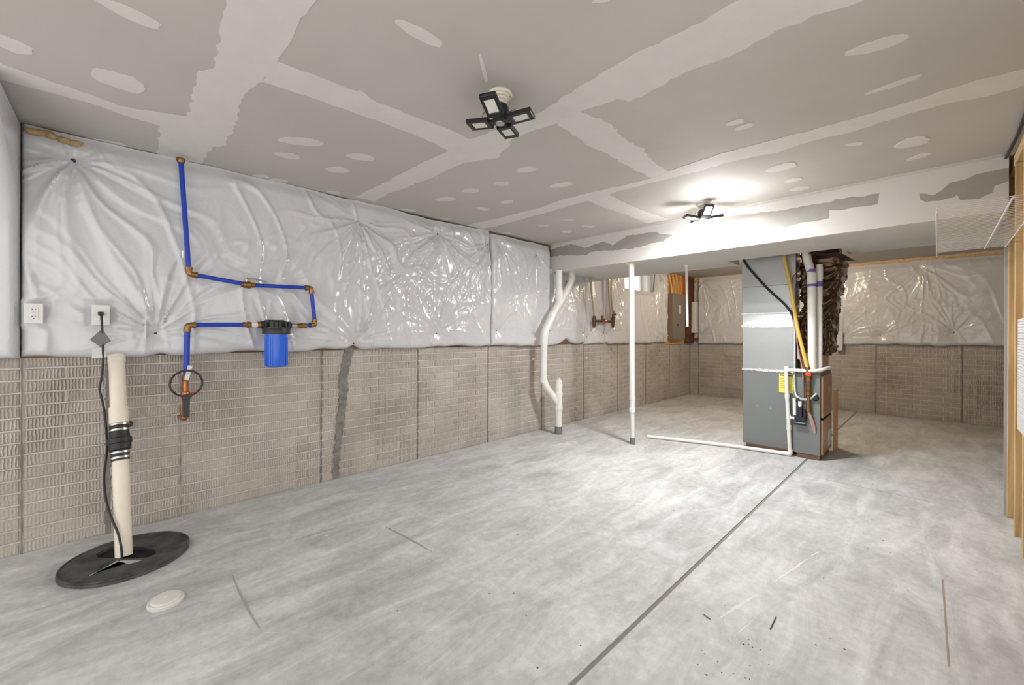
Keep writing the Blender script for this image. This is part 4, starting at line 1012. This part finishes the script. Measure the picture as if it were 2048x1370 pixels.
# vents, hoses, cables
def vent(loc0, pts, r, label, bands, lip):
    o = empty('flue_pipe', loc0, label, 'pipe')
    MB().tube(pts, r, 20, bend=.05).build('pipe_run', M_PVC, o, smooth=45)
    for z, x, y, rr, hh in lip: MB().tube([(x, y, z), (x, y, z + hh)], rr, 20).build('pipe_coupling', M_PVC, o, smooth=40)
    for z, x, y, hh in bands: MB().tube([(x, y, z), (x, y, z + hh)], r + (.006 if lip and lip[0][0] - .01 < z < lip[0][0] + lip[0][4] else .0012), 20, caps=False).build('primer_band', M_PURPLE, o, smooth=40)
    return o
vent((2.69, 4.99, .90), [(2.698, 5.01, .876), (2.690, 5.0, 1.85), (2.650, 4.99, 2.03), (2.64, 4.985, 2.15)], .037, 'thick white flue pipe with purple bands, nearer of two above the furnace', [(1.73, 2.691, 5.0, .045), (1.875, 2.683, 4.998, .03)], [(1.755, 2.690, 5.0, .041, .105)])
vent((2.755, 5.04, .90), [(2.745, 5.06, .876), (2.742, 5.06, 1.95)], .028, 'thinner white flue pipe behind the thick one above the furnace', [(1.73, 2.742, 5.06, .05)], [(1.80, 2.742, 5.06, .031, .13)])
gs = empty('gas_line', (2.66, 4.98, .40), 'yellow flexible gas hose running down to a brass valve on the furnace', 'hose')
MB().tube([(2.455, 4.985, 2.12), (2.465, 4.98, 2.0), (2.515, 4.975, 1.76), (2.58, 4.97, 1.30), (2.635, 4.965, 1.05), (2.665, 4.96, .92)], .0165, 12, bend=.25, nb=8).build('hose', M_YEL, gs, smooth=60)
MB().lathe([(.017, .03), (.022, .02), (.024, -.01), (.02, -.03)], (2.667, 4.96, .90), (0, 0, 1), 12).build('hose_fitting', M_BRASS, gs, smooth=40)
MB().lathe([(.018, .04), (.024, .03), (.024, .005), (.020, 0), (.026, -.02), (.026, -.05), (.019, -.06), (.019, -.14), (.025, -.145), (.025, -.18), (.018, -.185), (.018, -.30), (.022, -.305), (.022, -.35)], (2.675, 4.965, .83), (0, 0, 1), 12).build('valve_body', M_BRASS, gs, smooth=40)
MB().box((2.652, 4.935, .835), (2.700, 4.985, .872)).build('red_handle', M_RED, gs, bevel=.005)
MB().lathe([(.030, 0), (.032, .01), (.022, .03)], (2.725, FY - .02, .62), (0, -1, 0), 16).build('black_grommet', M_BLACK, gs, smooth=40)
MB().tube([(2.675, 4.965, .48), (2.70, 4.98, .36), (2.72, 5.0, .27)], .010, 8, bend=.05).tube([(2.68, 4.965, .48), (2.72, 4.975, .36), (2.725, 5.0, .27)], .009, 8, bend=.05).build('tail_wires', M_PINKW, gs, smooth=60)
ck = MB().tube([(2.05, 5.035, 2.10), (2.10, 5.03, 2.0), (2.28, 5.03, 1.755), (2.46, 5.03, 1.56), (2.53, 5.02, 1.45), (2.552, 5.01, 1.28), (2.562, 5.005, .86)], .011, 10, bend=.12, nb=6).build('black_cable', M_BLACK, origin=(2.56, 5.0, .86), smooth=60)
tag(ck, 'black cable running diagonally down the grey duct', 'cable')
tw = empty('thermostat_wire', (2.58, 5.0, .9), 'thin red-brown control wires hanging beside the yellow hose', 'wire')
MB().tube([(2.64, 5.05, 1.94), (2.53, 4.99, 1.86), (2.52, 4.985, 1.70), (2.545, 4.985, 1.50), (2.56, 4.98, 1.25), (2.60, 4.98, 1.05), (2.63, 4.975, .90), (2.64, 4.975, .60)], .005, 6, bend=.08).build('wire_strand', mat('maroon_wire', (.16, .04, .035), .5), tw, smooth=60)
MB().tube([(2.545, 4.99, 1.45), (2.572, 4.98, 1.2), (2.585, 4.98, 1.08), (2.62, 4.975, .92), (2.628, 4.972, .80)], .006, 6, bend=.08).build('wire_strand', M_PINKW, tw, smooth=60)
MB().box((2.575, 4.99, 1.00), (2.60, 5.01, 1.10)).build('wire_box', mat('beige_box', (.45, .38, .3), .6), tw)
MB().tube([(2.77, 5.05, 1.55), (2.80, 5.06, 1.35), (2.80, 5.06, 1.15), (2.765, 5.05, 1.05)], .004, 6, bend=.1).build('wire_strand', M_BLACK, tw, smooth=60)
fxp = empty('flex_conduit', (2.56, 4.99, .60), 'grey ribbed flexible conduit curling in front of the furnace', 'conduit')
cpts = [Vector(q) for q in ((2.545, 5.005, 1.42), (2.548, 5.0, 1.14), (2.552, 4.985, .72), (2.565, 4.975, .63), (2.61, 4.965, .597), (2.68, 4.965, .60), (2.725, 4.985, .65), (2.735, 5.0, .665))]
dense = []
for a, b in zip(cpts, cpts[1:]):
    k = max(2, int((b - a).length / .006))
    dense += [a + (b - a) * (i / k) for i in range(k)]
dense.append(cpts[-1])
for _ in range(12): dense = [dense[0]] + [(dense[i-1] + dense[i] * 2 + dense[i+1]) / 4 for i in range(1, len(dense) - 1)] + [dense[-1]]
MB().tube(dense, [.0125 if i % 2 else .0145 for i in range(len(dense))], 10).build('ribbed_tube', M_CONDUIT, fxp, smooth=30)

cn = empty('condensate_drain', (2.52, 4.97, 0), 'white PVC condensate pipe running down the furnace and along the floor', 'pipe')
MB().tube([(2.485, 4.965, .905), (2.492, 4.965, .62), (2.505, 4.965, .40), (2.52, 4.965, .03)], .0175, 14).build('down_pipe', M_PVC, cn, smooth=50)
for z, x_ in ((.59, 2.494), (.38, 2.506), (.27, 2.510), (.87, 2.486)):
    MB().tube([(x_, 4.965, z), (x_, 4.965, z + .05)], .0215, 14).build('pipe_coupling', M_PVC, cn, smooth=40)
MB().tube([(2.485, 4.965, .885), (2.66, 4.955, .888), (2.74, 4.96, .892), (2.80, 5.0, .915), (2.82, 5.1, .92)], .0175, 14, bend=.04).build('top_pipe', M_PVC, cn, smooth=50)
MB().tube([(2.505, 4.965, .40), (2.56, 4.96, .398)], .014, 12).build('side_pipe', M_PVC, cn, smooth=50)
MB().tube([(2.523, 4.965, .07), (2.523, 4.965, .024), (2.46, 4.96, .024)], .022, 14, bend=.03).build('floor_elbow', M_PVC, cn, smooth=50)
MB().tube([(2.50, 4.965, .024), (1.95, 4.86, .022), (1.16, 4.58, .021)], .019, 14, bend=.3).build('floor_pipe', M_PVC, cn, smooth=50)
MB().tube([(1.20, 4.594, .021), (1.155, 4.578, .021)], .020, 14).build('open_end', M_PVC, cn, smooth=50)
MB().tube([(1.157, 4.579, .021), (1.1535, 4.5775, .021)], .0145, 12).build('bore', M_DARK, cn)
ct = empty('condensate_trap', (2.60, 4.98, .36), 'dark navy condensate trap clipped to the front of the furnace side', 'trap')
MB().box((2.555, 4.955, .375), (2.655, 4.998, .425)).build('trap_body', M_NAVY, ct, bevel=.008)
MB().tube([(2.56, 4.96, .352), (2.655, 4.96, .352)], .016, 12).build('trap_tube', M_NAVY, ct, smooth=50)
MB().box((2.585, 4.95, .41), (2.625, 4.998, .53)).build('trap_tower', M_NAVY, ct, bevel=.006)
MB().box((2.632, 4.955, .40), (2.655, 4.998, .50)).build('trap_tower', M_NAVY, ct, bevel=.006)
MB().tube([(2.56, 4.965, .43), (2.556, 4.968, .60)], .016, 12).build('inlet_pipe', M_PVC, ct, smooth=50)
MB().tube([(2.605, 4.965, .52), (2.604, 4.966, .575)], .016, 12).build('inlet_pipe', M_PVC, ct, smooth=50)
MB().tube([Vector((2.605 + .03 * math.cos(t), 4.96, .575 + .028 * math.sin(t))) for t in [-.6 + k * (math.pi + 1.2) / 16 for k in range(17)]], .006, 8).build('hose_loop', M_BLACK, ct, smooth=60)

# ------------------------------------------------------------------ wire shelf and ribbed panel on the stud wall
ws = empty('wire_shelf', (3.73, 3.65, 1.87), 'white wire closet shelf jutting from the studs below the ceiling', 'shelf')
SZ, SY0, SY1, SXF = 1.872, 2.86, 4.43, 3.562
nw = 38
wm = None
for k in range(nw):
    y = SY0 + (SY1 - SY0) * k / (nw - 1)
    o = MB().tube([(SXF, y, SZ), (SX - .004, y, SZ)], .0016, 6).build('shelf_wire', M_WIRE, ws, smooth=60) if wm is None else None
    if o: wm = o.data; y_first = y
    else:
        o = bpy.data.objects.new('shelf_wire', wm); COL.objects.link(o); o.parent = ws; o.location = (0, y - y_first, 0)
for xx, rr in ((SXF, .0045), (3.795, .0042), (SX - .010, .0035)):
    MB().tube([(xx, SY0 - .01, SZ - .006), (xx, SY1 + .01, SZ - .006)], rr, 8).build('shelf_rail', M_WIRE, ws, smooth=60)
MB().tube([(SXF - .002, SY0 - .01, SZ - .026), (SXF - .002, SY1 + .01, SZ - .026)], .0035, 8).build('front_lip', M_WIRE, ws, smooth=60)
for k in range(6):
    y = SY0 + (SY1 - SY0) * k / 5
    MB().tube([(SXF - .001, y, SZ), (SXF - .002, y, SZ - .026)], .0022, 6).build('lip_wire', M_WIRE, ws, smooth=60)
rb = empty('ribbed_panel', (3.87, 3.3, .75), 'white ribbed panel fixed to the studs at the right edge', 'panel')
MB().box((3.876, 2.95, .735), (3.898, 3.56, 1.345)).build('panel_sheet', M_WHITEPL, rb, bevel=.003, seg=1)
rbm = MB()
for k in range(40): rbm.box((3.870, 2.955, .742 + k * .015), (3.877, 3.556, .742 + k * .015 + .0125))
tag(rbm.build('panel_ribs', M_WHITEPL, rb), kind='stuff')

# ------------------------------------------------------------------ small litter on the floor
def twig(name, pts, r, label):
    tag(MB().tube(pts, r, 6).build(name, M_TWIG, origin=(pts[0][0], pts[0][1], 0)), label, 'twig', 'twigs on the floor')
twig('twig', [(3.076, 1.996, .003), (3.073, 2.103, .003)], .0022, 'dark bent twig on the floor right of the long joint')
twig('twig', [(2.845, 1.886, .003), (2.878, 1.875, .003)], .0018, 'tiny dark twig on the floor close to the long joint')
tag(MB().ball((.96, .93, .0), .010, 10, (1, 1, .3)).build('floor_disc', M_WHITEPL, origin=(.96, .93, 0)), 'tiny white disc lying on the floor patch', 'disc')
bpy.context.view_layer.update()
